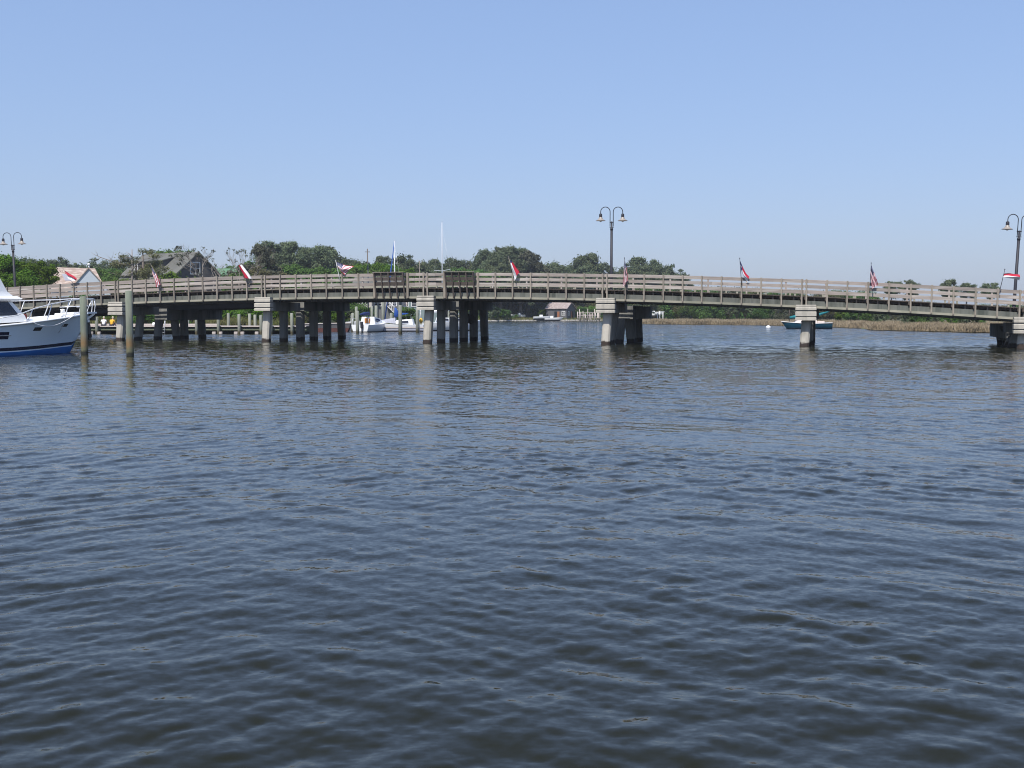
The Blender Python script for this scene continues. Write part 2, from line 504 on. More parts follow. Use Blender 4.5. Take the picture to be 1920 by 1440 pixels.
def build_water():
    ys, y = [], 0.5
    while y < 80:
        ys.append(y)
        y += min(max(0.010 * y * 0.6, 0.02), 0.07)
    while y < 460:
        ys.append(y)
        y += 0.07 + (y - 80) * 0.02
    ys = np.array(ys)
    cs = np.linspace(-1, 1, 1500)
    X = cs[None, :] * (0.56 * ys[:, None] + 5.0)
    Yg = np.repeat(ys[:, None], len(cs), 1)
    d = -math.pi / 2
    # two crossing wind-wave trains, one stronger on the left, one on the right, plus ripples and a faint swell
    A1 = wave_tile(512, 13.0, 0.68, 0.09, 1.8, [(d - 0.62, 1.0, 12), (d - 0.1, 0.15, 2)], 3)
    A2 = wave_tile(512, 14.6, 0.62, 0.09, 1.8, [(d + 0.66, 1.0, 12), (d + 0.1, 0.15, 2)], 21)
    A3 = wave_tile(512, 6.1, 0.16, 0.035, 0.3, [(d - 0.5, 1.0, 3), (d + 0.5, 1.0, 3)], 33)
    B = wave_tile(256, 47.0, 2.6, 0.9, 7.0, [(d - 0.3, 1.0, 8), (d + 0.5, 0.5, 6)], 8)
    G = wave_tile(256, 61.0, 9.0, 3.0, 30.0, [(d, 1, 1), (0.5, 1, 1)], 4)[0]
    G = G / G.std()
    gust = np.clip(sample(G, 61.0, X, Yg), -2, 2)
    gust2 = np.clip(sample(G, 61.0, Yg + 17.0, X * 1.7 + 5.0), -2, 2)
    wgt = np.clip(0.5 + 0.30 * np.tanh(X / 3.0) + 0.22 * gust2, 0.05, 0.95)
    amp = 0.097 * (1 + 0.22 * gust) * (0.72 + 0.28 * np.clip((24 - Yg) / 16.0, 0, 1))
    w1, w2 = amp * np.sqrt(wgt), amp * np.sqrt(1 - wgt)
    fade = np.clip((95 - Yg) / 45.0, 0, 1)
    ca, sa = math.cos(0.33), math.sin(0.33)
    xb, yb = X * ca - Yg * sa, X * sa + Yg * ca
    H1 = (sample(A1[0], 13.0, X, Yg) * w1 + sample(A2[0], 14.6, X, Yg) * w2) * fade
    Z = H1 + (sample(A3[0], 6.1, X, Yg) * 0.055 * np.clip((22 - Yg) / 10.0, 0, 1) + sample(B[0], 47.0, xb, yb) * 0.02) * fade
    DX = (sample(A1[1], 13.0, X, Yg) * w1 + sample(A2[1], 14.6, X, Yg) * w2) * 0.35 * fade
    DY = (sample(A1[2], 13.0, X, Yg) * w1 + sample(A2[2], 14.6, X, Yg) * w2) * 0.35 * fade - 1.5 * H1   # crests lean forward, down the wind
    V = np.stack([X + DX, Yg + DY, Z], -1).reshape(-1, 3)
    nr, nc = len(ys), len(cs)
    i = (np.arange(nr - 1)[:, None] * nc + np.arange(nc - 1)[None, :]).ravel()
    Fc = np.stack([i, i + 1, i + nc + 1, i + nc], -1)
    m = bpy.data.materials.new('river_water')
    m.use_nodes = True
    nt = m.node_tree
    b = nt.nodes['Principled BSDF']
    geo = nt.nodes.new('ShaderNodeNewGeometry')
    n0 = _noise(nt, geo.outputs['Position'], 0.12, 2)
    col = _mix(nt, n0, (0.0108, 0.0116, 0.0056), (0.0132, 0.0136, 0.0070))
    nt.links.new(col, b.inputs['Base Color'])
    b.inputs['IOR'].default_value = 1.333
    b.inputs['Specular IOR Level'].default_value = 0.42
    b.inputs['Roughness'].default_value = 0.05
    # ripples too small for the mesh: slopes added to the mesh normal, stronger where the mesh itself is flat
    sp = nt.nodes.new('ShaderNodeSeparateXYZ')
    nt.links.new(geo.outputs['Position'], sp.inputs[0])

    def vm(op, x, y):
        n = nt.nodes.new('ShaderNodeVectorMath')
        n.operation = op
        for val, sock in ((x, n.inputs[0]), (y, n.inputs[1])):
            if isinstance(val, tuple):
                sock.default_value = val
            else:
                nt.links.new(val, sock)
        return n.outputs[0]

    def slopes(scale, detail, stretch):
        mp = nt.nodes.new('ShaderNodeMapping')
        mp.inputs['Scale'].default_value = stretch
        nt.links.new(geo.outputs['Position'], mp.inputs[0])
        n = nt.nodes.new('ShaderNodeTexNoise')
        n.inputs['Scale'].default_value = scale
        n.inputs['Detail'].default_value = detail
        nt.links.new(mp.outputs[0], n.inputs['Vector'])
        return vm('SUBTRACT', n.outputs['Color'], (0.5, 0.5, 0.5))
    f = nt.nodes.new('ShaderNodeMapRange')
    f.inputs[1].default_value, f.inputs[2].default_value = 45, 90
    f.inputs[3].default_value, f.inputs[4].default_value = 0.0, 1.0
    nt.links.new(sp.outputs[1], f.inputs[0])
    fine = vm('MULTIPLY', slopes(19.0, 3.0, (1.0, 1.6, 1.0)), (0.13, 0.19, 0.0))
    far = vm('MULTIPLY', vm('ADD', vm('MULTIPLY', slopes(1.6, 3.0, (0.6, 1.5, 1.0)), (0.8, 1.0, 0.0)), (0.0, -0.07, 0.0)), f.outputs[0])   # wave faces lean towards the near shore
    nrm = vm('NORMALIZE', vm('ADD', vm('ADD', geo.outputs['Normal'], fine), far), (0.0, 0.0, 0.0))
    nt.links.new(nrm, b.inputs['Normal'])
    o = link('water', np_mesh('water', V, Fc, m, True))
    tag(o, 'rippled dark blue river water filling the front of the view', 'water', kind='structure')


build_water()

# ------------------------------------------------------------------ ground beyond the water
SHORE = [(-500, 118), (-160, 117), (150, 117), (400, 118), (560, 122), (640, 131), (720, 140), (800, 145), (860, 170),
         (890, 225), (915, 275), (940, 290), (1030, 300), (1130, 300), (1185, 262), (1195, 212), (1230, 202), (1400, 190),
         (1500, 172), (1570, 157), (1615, 147), (1632, 133), (1700, 126), (1800, 117), (1860, 113), (2000, 106), (2400, 92)]


def shore_y(px):
    return float(np.interp(px, [a for a, _ in SHORE], [b for _, b in SHORE]))


def build_ground():
    offs = [(-1.0, -0.8), (0.0, -0.12), (1.2, 0.25), (4, 0.45), (20, 0.6), (80, 0.9), (300, 1.2), (560, 1.4)]
    pxs = np.arange(-500, 2401, 12)
    V, Fc = [], []
    for px in pxs:
        y0 = shore_y(px) + 0.8 * math.sin(px * 0.11) + 0.5 * math.sin(px * 0.047 + 1)
        for o, z in offs:
            k = (px - 960.0) / F_PX
            y = y0 + o
            z_ = z * (0.35 if px > 1186 and 0 < o < 200 else 1.0)
            V.append((k * y, y, z_ + (0.03 * math.sin(px * 0.3 + o) if z > 0 else 0)))
    n = len(offs)
    for i in range(len(pxs) - 1):
        for j in range(n - 1):
            a = i * n + j
            Fc.append((a, a + n, a + n + 1, a + 1))
    mb = MB()
    mb.add(V, Fc, 0, True)
    g = pmat('shore_soil', (0.10, 0.105, 0.05), (0.15, 0.125, 0.075), 0.5, rough=0.95, bump=0.3, c3=(0.075, 0.09, 0.035), scale3=0.15)
    tag(mb.build('ground', g), 'grassy river bank and land beyond the water', 'ground', kind='structure')


build_ground()

# ------------------------------------------------------------------ the two bridges
TH = math.atan(0.2985)                 # the bridges run slightly towards the camera on the right
Z0 = 71.6
E1 = Vector((math.cos(TH), -math.sin(TH), 0))
E2 = Vector((math.sin(TH), math.cos(TH), 0))
ORG = Vector((0, Z0, 0))


def s_at(px, w=0.0, py=545):
    """Distance along the bridge of the point that photo column px shows, w metres behind the near rail."""
    d = P(px, py, 1000.0)
    k = d.x / d.y
    q = ORG + E2 * w
    return (k * q.y - q.x) / (E1.x - k * E1.y)


def wpt(s, w, z=0.0):
    return ORG + E1 * s + E2 * w + Vector((0, 0, z))


_prof = [(16, 539), (118, 532), (236, 525), (340.6, 521.6), (476, 517), (580, 514.6), (689, 512.8), (893, 511), (1065, 512.6),
         (1240, 515.6), (1367, 519.2), (1499, 523.2), (1631, 528.7), (1669, 530.6), (1786, 537), (1915, 544)]
_ss, _zz = [], []
for _x, _y in _prof:
    _s = s_at(_x)
    _ss.append(_s)
    _zz.append(P(_x, _y, wpt(_s, 0).y).z)
_co = np.polyfit(_ss, _zz, 3)


def zt(s):
    """Height of the top of the rail along the bridge."""
    sc = min(max(s, -48.0), 38.0)
    return float(np.polyval(_co, sc) + np.polyval(np.polyder(_co), sc) * (s - sc))


PIERS = [s_at(x) for x in (221, 495.5, 799, 1134.5, 1508, 1917)]      # s of the bents
PIERS = [PIERS[0] - 24.4, PIERS[0] - 12.2] + PIERS + [PIERS[-1] + 12.2]
ORD = ['far left', 'second', 'third', 'fourth']


def run(mb, s0, s1, w0, w1, d0, d1, mi=0, step=3.1, gap=0.0):
    """A member that follows the bridge's profile: from d1 below the rail top up to d0 below it."""
    n = max(1, int(math.ceil((s1 - s0) / step)))
    rings = []
    for i in range(n + 1):
        s = s0 + (s1 - s0) * i / n
        z = zt(s)
        rings.append([(s, w0, z + d0), (s, w1, z + d0), (s, w1, z + d1), (s, w0, z + d1)])
    mb.loft(rings, mi)


BAYS = [(s_at(706), s_at(762)), (s_at(838), s_at(893))]


def in_bay(s, m=0.0):
    return any(a - m < s < b + m for a, b in BAYS)


walk = empty('timber_footbridge', ORG, -TH, label='long weathered timber footbridge on concrete piers crossing the river', cat='footbridge')
BOARDS = [(-0.015, -0.215), (-0.335, -0.53), (-0.655, -0.86)]
post_me = {}
for k in range(len(PIERS) - 1):
    a, b = PIERS[k], PIERS[k + 1]
    # edge beam: a set-back panel over a proud ledge, joints every 1.2 m
    gd = MB()
    n = 10
    for i in range(n):
        s0, s1 = a + 0.06 + (b - a - 0.12) * i / n, a + 0.06 + (b - a - 0.12) * (i + 1) / n
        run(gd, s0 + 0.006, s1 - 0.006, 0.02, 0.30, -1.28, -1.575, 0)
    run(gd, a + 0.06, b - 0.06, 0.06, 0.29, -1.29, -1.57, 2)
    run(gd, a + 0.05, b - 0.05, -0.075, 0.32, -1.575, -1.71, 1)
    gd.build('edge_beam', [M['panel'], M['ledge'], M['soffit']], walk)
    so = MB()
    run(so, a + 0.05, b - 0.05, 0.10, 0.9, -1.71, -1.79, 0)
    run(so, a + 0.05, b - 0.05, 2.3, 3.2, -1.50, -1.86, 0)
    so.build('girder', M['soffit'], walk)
    dk = MB()
    npl = 60
    for i in range(npl):
        s0, s1 = a + (b - a) * i / npl, a + (b - a) * (i + 1) / npl
        run(dk, s0, s1 - 0.012, -0.10, 3.25, -1.0 + rng.uniform(-.004, .004), -1.05)
    dk.build('deck', M['darkwood'], walk)
    js = MB()
    for i in range(10):
        s0 = a + (b - a) * (i + 0.5) / 10
        run(js, s0 - 0.05, s0 + 0.05, 0.05, 3.15, -1.05, -1.285)
    run(js, a, b, 0.24, 0.30, -1.05, -1.20)
    run(js, a, b, 2.6, 2.7, -1.05, -1.5)
    js.build('joist', M['darkwood'], walk)
    # near railing: posts and boards
    rl = node('railing', walk)
    for i in range(11):
        s = a + 0.13 + (b - a - 0.26) * i / 10
        if in_bay(s, -0.05):
            continue
        z = zt(s)
        key = 'post'
        if key not in post_me:
            p = MB()
            p.box((-0.048, -0.05, -1.70), (0.048, 0.05, 0.015), 0, 0.012)
            p.lathe([(0.0, 0), (0.02, 0.0), (0.02, 0.02), (0.0, 0.02)], (0, -0.07, -1.62), 6)
            post_me[key] = p.mesh('post', M['post'])
        o = link('post', post_me[key], rl, (s + rng.uniform(-.015, .015), -0.15 + rng.uniform(-.01, .01), z))
        o.rotation_euler = (0.02, rng.uniform(-.008, .008), 0)
        if rng.random() < 0.85:                       # block behind the post under the deck
            bl = MB()
            bl.box((-0.11, 0.06, -1.22), (-0.03, 0.16, -1.06))
            bl.build('bracket', M['darkwood'], rl, (s, -0.15, z))
    cuts = [a + 0.02]
    for c0, c1 in BAYS:
        if a < c0 < b or a < c1 < b:
            cuts += [max(c0, a), min(c1, b)]
    cuts.append(b - 0.02)
    cuts = sorted(cuts)
    for d0, d1 in BOARDS:
        for q in range(0, len(cuts) - 1):
            s0, s1 = cuts[q], cuts[q + 1]
            if s1 - s0 < 0.1 or in_bay((s0 + s1) / 2):
                continue
            m = rng.choice([0.45, 0.55, 0.5])
            for t0, t1 in ((s0, s0 + (s1 - s0) * m), (s0 + (s1 - s0) * m, s1)):
                bm_ = MB()
                e = rng.uniform(-0.012, 0.012)
                run(bm_, t0 + 0.004, t1 - 0.004, -0.095, -0.055, d0 + e, d1 + e)
                bm_.build('rail_board', M['board'], rl)
    # railing on the far side of the walk
    fr = MB()
    for d0, d1 in BOARDS:
        run(fr, a, b, 3.10, 3.14, d0 + 0.07, d1 + 0.13)
    for i in range(5):
        s = a + (b - a) * (i + 0.5) / 5
        fr.box((s - 0.05, 3.15, zt(s) - 1.3), (s + 0.05, 3.24, zt(s)))
    fr.build('far_railing', M['board'], walk)

# leaning look-out bays; shade on their outward lean put in as darker wood
for n_, (a, b) in enumerate(BAYS):
    bay = node('lookout_bay', walk)
    lean = 0.38

    def bw(d):                     # how far the leaning rail stands out at depth d below its top
        return -0.14 - lean * (1 + d / 1.68)
    for i in range(5):
        s = a + 0.05 + (b - a - 0.1) * i / 4
        z = zt(s)
        p = MB()
        p.bar((s, bw(-1.68) - 0.03, z - 1.68), (s, bw(0) - 0.03, z + 0.02), 0.085, 0.09)
        p.build('post', M['darkwood'], bay)
    for d0, d1 in ((0.0, -0.20), (-0.30, -0.52), (-0.62, -0.86)):
        bb = MB()
        z0, z1 = zt(a), zt(b)
        bb.slab((a, bw(d1) + 0.03, z0 + d1), (b, bw(d1) + 0.03, z1 + d1), (b, bw(d0) + 0.03, z1 + d0), (a, bw(d0) + 0.03, z0 + d0), 0.04)
        bb.build('rail_board', M['darkwood'], bay)
    cp = MB()
    run(cp, a - 0.03, b + 0.03, bw(0) - 0.09, bw(0) + 0.08, 0.055, 0.022)
    cp.build('cap_rail', M['board'], bay)
    for s in (a, b):
        sd = MB()
        z = zt(s)
        for d0, d1 in BOARDS:
            q = [(s, bw(d1) + 0.05, z + d1), (s, -0.06, z + d1), (s, -0.06, z + d0), (s, bw(d0) + 0.05, z + d0)]
            sd.slab(*q, 0.04)
        sd.build('side_board', M['board'], bay)
        e = MB()
        x = s + (0.16 if s == b else -0.10)
        e.box((x - 0.07, -0.20, zt(x) - 1.70), (x + 0.07, -0.08, zt(x) + 0.01), 0, 0.012)
        e.build('end_post', M['post'], bay)


def octa(s, w, z, h, ch):
    return [(s - h + ch, w - h, z), (s + h - ch, w - h, z), (s + h, w - h + ch, z), (s + h, w + h - ch, z),
            (s + h - ch, w + h, z), (s - h + ch, w + h, z), (s - h, w + h - ch, z), (s - h, w - h + ch, z)]


def pile(parent, s, w, ztop, ds=0.0, dw=0.0, h=0.275, mat='conc_dark'):
    mb = MB()
    t = lambda z: (ztop - z) / ztop
    mb.loft([octa(s + ds * t(z), w + dw * t(z), z, h, 0.10) for z in (-1.2, 0.6, 1.2, ztop)])
    return mb.build('pile', M[mat], parent)


road = empty('road_bridge', ORG, -TH, label='low concrete road bridge running behind the timber footbridge', cat='bridge')
for k, s in enumerate(PIERS):
    z = zt(s)
    kind = 'AABAABABB'[k]
    kind = {0: 'A', 1: 'A', 2: 'B', 3: 'A', 4: 'A', 5: 'B', 6: 'A', 7: 'B', 8: 'A'}[k]
    s += 0.13
    pr = node('pier', walk)
    top, bot = z - 1.53, z - 2.47
    cw = 0.585
    cap = MB()
    cap.box((s - cw + 0.02, -0.50, bot), (s + cw - 0.02, 4.0, z - 1.87))
    hb = (top - bot)
    cap.box((s - cw + 0.02, -0.50, z - 1.88), (s + cw - 0.02, -0.10, top))
    for f0, f1, prd in ((0.80, 1.0, .075), (0.43, 0.73, .07), (0.16, 0.34, .065), (0.0, 0.125, .02)):
        zt0, zt1 = top - hb * f1 + .002, top - hb * f0 - .002
        rg = []
        for zz, pp in ((zt0, prd), (zt1 - 0.035, prd), (zt1, 0.012)):
            rg.append([(s - cw - pp * .4, -0.50 - pp, zz), (s + cw + pp * .4, -0.50 - pp, zz), (s + cw + pp * .4, -0.102, zz), (s - cw - pp * .4, -0.102, zz)])
        cap.loft(rg, 1)
    cap.build('cap', [M['conc_dark'], M['conc']], pr)
    pile(pr, s + 0.02, 0.20, bot + .02, -0.10, -0.12, 0.275, 'conc')
    pile(pr, s + 0.03, 2.45, bot + .02, -0.02 if kind == 'A' else -0.28, 0.0, 0.26)
    # road bridge bent
    bt = node('pier', road)
    lo = 0.0 if kind == 'A' else -0.42
    off = 0.0 if kind == 'A' else 0.28
    zc0, zc1 = z - 2.47 + lo, z - 1.75 + lo * 0.6
    cb = MB()
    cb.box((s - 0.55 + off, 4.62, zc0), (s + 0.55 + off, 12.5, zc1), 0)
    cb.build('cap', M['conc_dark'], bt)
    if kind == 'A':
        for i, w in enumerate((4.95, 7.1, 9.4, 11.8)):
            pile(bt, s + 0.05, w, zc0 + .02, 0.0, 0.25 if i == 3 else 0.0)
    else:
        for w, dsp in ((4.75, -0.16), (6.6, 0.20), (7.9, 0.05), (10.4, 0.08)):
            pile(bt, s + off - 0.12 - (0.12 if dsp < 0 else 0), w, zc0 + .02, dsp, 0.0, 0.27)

for k in range(len(PIERS) - 1):
    a, b = PIERS[k], PIERS[k + 1]
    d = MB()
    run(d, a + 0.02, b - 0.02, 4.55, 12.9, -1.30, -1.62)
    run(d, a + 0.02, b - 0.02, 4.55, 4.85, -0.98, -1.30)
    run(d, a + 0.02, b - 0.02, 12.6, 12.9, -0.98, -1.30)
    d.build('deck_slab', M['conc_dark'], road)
    g = MB()
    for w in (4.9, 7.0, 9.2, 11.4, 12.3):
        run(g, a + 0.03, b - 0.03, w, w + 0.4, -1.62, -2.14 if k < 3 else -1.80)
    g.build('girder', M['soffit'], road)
    rr = MB()
    run(rr, a + 0.02, b - 0.02, 12.65, 12.75, -0.50, -0.64)
    run(rr, a + 0.02, b - 0.02, 4.62, 4.72, -0.55, -0.64)
    for i in range(6):
        s = a + (b - a) * (i + 0.5) / 6
        rr.box((s - 0.06, 12.68, zt(s) - 0.98), (s + 0.06, 12.8, zt(s) - 0.5))
        rr.box((s - 0.05, 4.65, zt(s) - 0.98), (s + 0.05, 4.75, zt(s) - 0.55))
    rr.build('guard_rail', M['ledge'], road)

# dark round drum on the piles of the middle bent
dsx = s_at(884, 9.2, 598)
dr = MB()
cyl = [(0.0, -0.32), (0.30, -0.32), (0.34, -0.27), (0.34, 0.27), (0.30, 0.32), (0.0, 0.32)]
dr.lathe(cyl, (0, 0, 0), 20)
dpos = wpt(dsx, 8.7, P(884, 598, wpt(dsx, 8.7).y).z)
do = dr.build('fender_drum', M['soffit'], None, dpos)
do.rotation_euler = (R(78), 0, R(-38))
tag(do, 'dark round drum fixed between the far piles of the middle pier', 'drum')

# ------------------------------------------------------------------ lamp posts between the two bridges
ARM = [(0.0, 0.0)]


def lamp_post(px, w, ytop, label, lean=0.0, base_py=560):
    s = s_at(px, w, base_py)
    b = wpt(s, w)
    zb = zt(s) - 1.30
    H = P(px, ytop, b.y).z - zb
    root = empty('lamp_post', (b.x, b.y, zb), 0.0, label=label, cat='street lamp', group='twin-arm lamps along the bridge')
    root.rotation_euler = (0, lean, 0)
    mb = MB()
    hp = H - 1.42
    mb.lathe([(0.16, 0), (0.16, 0.12), (0.10, 0.2), (0.095, 0.9), (0.082, hp), (0.0, hp)], n=14)
    mb.lathe([(0.10, hp - 0.12), (0.10, hp), (0.055, hp + 0.03), (0.05, hp + 0.40), (0.035, hp + 0.46), (0, hp + 0.46)], n=12)
    mb.build('pole', M['bronze'], root)
    cl = MB()
    for zz in (hp + 0.05, hp + 0.38):
        cl.box((-0.135, -0.05, zz), (0.135, 0.05, zz + 0.06), 0, 0.01)
    cl.build('clamp', M['bronze'], root)
    for sg in (-1, 1):
        am = MB()
        cx, rr_ = sg * 0.42, 0.315
        pts = [(sg * 0.105, 0, H - 1.28), (sg * 0.105, 0, H - 0.32)]
        for i in range(1, 13):
            a = math.pi * i / 12
            pts.append((cx - sg * rr_ * math.cos(a), 0, H - 0.32 + rr_ * math.sin(a)))
        pts.append((cx + sg * rr_, 0, H - 0.46))
        am.tube(pts, 0.026, 8)
        am.build('arm', M['bronze'], root)
        x = cx + sg * rr_
        zt_ = H - 0.46
        ln = node('lantern', root)
        hd = MB()
        hd.lathe([(0.03, 0.03), (0.08, 0.0), (0.10, -0.03), (0.105, -0.20), (0.095, -0.225)], (x, 0, zt_), 16)
        hd.build('hood', M['bronze'], ln)
        sh = MB()
        sh.lathe([(0.10, -0.21), (0.12, -0.27), (0.165, -0.35), (0.26, -0.415), (0.325, -0.445), (0.325, -0.46), (0.27, -0.45), (0.15, -0.38), (0.08, -0.32)], (x, 0, zt_), 22, caps=False)
        sh.build('lamp_shade', M['shade'], ln)
        gl = MB()
        gl.lathe([(0.0, -0.535), (0.05, -0.525), (0.085, -0.49), (0.095, -0.44), (0.08, -0.39)], (x, 0, zt_), 14)
        gl.build('bulb', M['globe'], ln)
    return root


lamp_post(1146, 3.7, 388, 'tall dark twin-arm lamp post near the middle of the bridge, against open sky')
lamp_post(1901, 3.7, 402, 'dark twin-arm lamp post behind a red and white flag, rightmost of three', R(2.4))
lamp_post(30, 3.7, 436, 'dark twin-arm lamp post at the far left, in front of a bushy green tree', R(-1.6))


# ------------------------------------------------------------------ flags on the near rail
def flag(tip, foot, Ht, Hb, Ft, Fb, kind, label, group, u0=0.0, bow=0.0, ripple=0.07, waves=2.2, ph=0.0, staff=''):
    s = s_at(foot[0], -0.2, foot[1])
    Y = wpt(s, -0.28).y
    f3 = P(foot[0], foot[1], Y)
    t3 = P(tip[0], tip[1], Y - 0.15)
    root = empty('bridge_flag', f3, 0.0, label=label, cat='flag', group=group)
    st = MB()
    d = t3 - f3
    st.tube([(0, 0, -0.25), (0, 0, 0), d * 0.5, d], [0.02, 0.02, 0.017, 0.015], 7)
    st.lathe([(0.0, -0.01), (0.03, 0.01), (0.03, 0.04), (0.0, 0.07)], d, 8)
    st.build('staff', M['trim'] if staff == 'white' else (M['post'] if tip[0] < 1000 else M['bronze']), root)
    NU, NV = 40, 26
    q = [P(p[0], p[1], Y - 0.1) - f3 for p in (Ht, Hb, Ft, Fb)]
    V = []
    for i in range(NU + 1):
        u = i / NU
        for j in range(NV + 1):
            v = j / NV
            top = q[0].lerp(q[2], u)
            bot = q[1].lerp(q[3], u)
            p = top.lerp(bot, v)
            p = p + Vector((0, 0, -bow * math.sin(math.pi * u)))
            dy = ripple * math.sin(waves * math.pi * (v * 1.3 + 0.5 * u) + ph) * (0.25 + 0.75 * u)
            dz = 0.3 * ripple * math.sin(waves * 1.7 * math.pi * u + 2 * v + ph) * u
            V.append((p.x + 0.25 * dy, p.y + dy, p.z + dz))
    Fc, mi = [], []
    for i in range(NU):
        for j in range(NV):
            a = i * (NV + 1) + j
            Fc.append((a, a + NV + 1, a + NV + 2, a + 1))
            u, v = u0 + (1 - u0) * (i + .5) / NU, (j + .5) / NV
            if kind == 'nation':
                if u < 0.40 and v < 7 / 13:
                    ii, jj = int(u * 40), int(v * 26)
                    mi.append(1 if (ii % 3 == 1 and jj % 3 == 1) else 2)
                else:
                    mi.append(0 if int(v * 13) % 2 == 0 else 1)
            else:
                if u < 0.33:
                    star = abs(u - 0.165) / 0.05 + abs(v - 0.5) / 0.10 < 1
                    mi.append(1 if star else 2)
                else:
                    mi.append(0 if v < 0.5 else 1)
    me = np_mesh('cloth', np.array(V), np.array(Fc), [M['flagred'], M['flagwhite'], M['flagblue']], True, mi)
    link('cloth', me, root)
    return root


GN, GS = 'national flags on the footbridge rail', 'state flags on the footbridge rail'
flag((118, 504), (139, 534), (119, 506), (127, 521), (146, 523), (138, 528), 'state',
     'red state flag drooping in front of the tan-roofed house', GS, 0.34)
flag((282.5, 496), (303, 533), (284, 499), (286, 514), (302, 531), (294, 538), 'nation',
     'striped national flag hanging limp in front of the grey shingled house', GN, 0, ripple=0.10, waves=3)
flag((445, 490), (468, 523), (447, 498), (453, 496), (459, 521), (473.5, 522), 'state',
     'furled red and white state flag slanting beside the green metal roof', GS, 0.4, ripple=0.08, waves=1.6, ph=1.0)
flag((629.5, 489), (636, 519), (630, 490), (635.5, 504), (662.5, 500), (645, 514.5), 'nation',
     'striped national flag blowing sideways on a white staff before tall pines', GN, 0, bow=0.05, ripple=0.10, waves=1.6, staff='white')
flag((953.5, 483), (966, 521), (959, 488), (955, 489), (973.5, 511), (965, 524.5), 'state',
     'mostly white state flag hanging in front of the broad tree clump', GS, 0.22, ripple=0.08, waves=1.6)
flag((1171, 484.5), (1175, 540), (1171.2, 486), (1169.6, 505), (1178, 522), (1168.5, 539), 'nation',
     'striped national flag hanging limp just right of the middle lamp post', GN, 0, ripple=0.12, waves=3.2, ph=0.5)
flag((1387, 485), (1390, 527), (1387.5, 488), (1389.3, 505), (1405, 519.5), (1401.5, 528), 'state',
     'red over white state flag drooping against open sky, right of the middle lamp post', GS, 0.1, bow=0.12, ripple=0.07, waves=1.5)
flag((1633.5, 494), (1631, 541), (1633.6, 496), (1631.6, 512), (1646.5, 533), (1635, 542), 'nation',
     'striped national flag hanging against open sky on the right half of the bridge', GN, 0, ripple=0.11, waves=3, ph=1.2)
flag((1884, 506), (1875, 543), (1882.3, 513), (1881, 521), (1912, 515.5), (1912, 526), 'state',
     'red and white state flag flying level in front of the right-hand lamp post', GS, 0.33, bow=-0.05, ripple=0.09, waves=1.4)

# ------------------------------------------------------------------ big white motor yacht at the left edge
BOW = P(165, 590, 57.0)
YR = math.atan2(0.835, 0.55)
yacht = empty('motor_yacht', (BOW.x, BOW.y, 0), YR, label='large white motor yacht with blue bottom and bow rails moored at the left edge', cat='yacht')
ST = [0, .4, .75, 1.1, 1.6, 2.2, 2.8, 3.5, 4.2, 5, 6, 7, 8.5, 10, 11.5, 13]
SB = [0, .4, 1.1, 2.2, 3.5, 5, 7, 10, 13]
f_sb = lambda t: float(np.interp(t, SB, [.05, .44, .90, 1.36, 1.70, 1.95, 2.12, 2.15, 2.0]))
f_sz = lambda t: float(np.interp(t, SB, [2.03, 1.99, 1.92, 1.81, 1.68, 1.53, 1.38, 1.28, 1.25]))
f_wl = lambda t: float(np.interp(t, [1.1, 1.6, 2.2, 3.5, 5, 7, 10, 13], [0, .17, .42, .98, 1.45, 1.78, 1.88, 1.78]))
f_zk = lambda t: float(np.interp(t, [0, .4, .75, 1.1, 1.6, 2.2, 4], [1.78, 1.15, .62, 0.02, -.28, -.42, -.55]))
f_up = lambda t: 0.24 * max(0.0, 1 - t / 6.0) ** 1.5


def hull_pt(t, z, side=-1):
    zs, zk = f_sz(t), f_zk(t)
    if zk >= 0:
        q = max(0.0, min(1.0, (z - zk) / (zs - zk)))
        hb = f_sb(t) * q ** 1.25
    else:
        if z <= 0:
            hb = f_wl(t) * max(0.0, (z - zk) / -zk) ** 0.6
        else:
            hb = f_wl(t) + (f_sb(t) - f_wl(t)) * (z / zs) ** 1.5
    return Vector((-t, side * hb, z))


def yacht_hull():
    mb = MB()
    for side in (-1, 1):
        rows = []
        for t in ST:
            zs, zk, up = f_sz(t), f_zk(t), f_up(t)
            lv = [zk, min(zk * .5, 0) if zk < 0 else zk, 0.0, 0.17 + up, 0.205 + up, 0.225 + up, 0.385 + up]
            lv = [max(z, zk) for z in lv]
            b = lv[-1]
            lv += [b + (zs - b) * k / 6 for k in range(1, 7)]
            rows.append([hull_pt(t, z, side) for z in lv])
        n = len(rows[0])
        o = len(mb.v)
        for r in rows:
            mb.v.extend([tuple(p) for p in r])
        mats = [2, 2, 2, 0, 1, 1] + [0] * 6
        mats[4] = 0
        mats[3] = 0
        mats[5] = 1
        for i in range(len(rows) - 1):
            for j in range(n - 1):
                q = (o + i * n + j, o + (i + 1) * n + j, o + (i + 1) * n + j + 1, o + i * n + j + 1)
                mb.f.append(q if side < 0 else tuple(reversed(q)))
                mb.mi.append(mats[j])
                mb.sm.append(True)
        # transom half
        last = rows[-1]
        c = [(-13, 0, p.z) for p in last]
        for j in range(n - 1):
            mb.add([last[j], last[j + 1], c[j + 1], c[j]], [(0, 1, 2, 3)], mats[j])
    return mb.build('hull', [M['hullwhite'], M['navy'], M['bluebottom']], yacht)


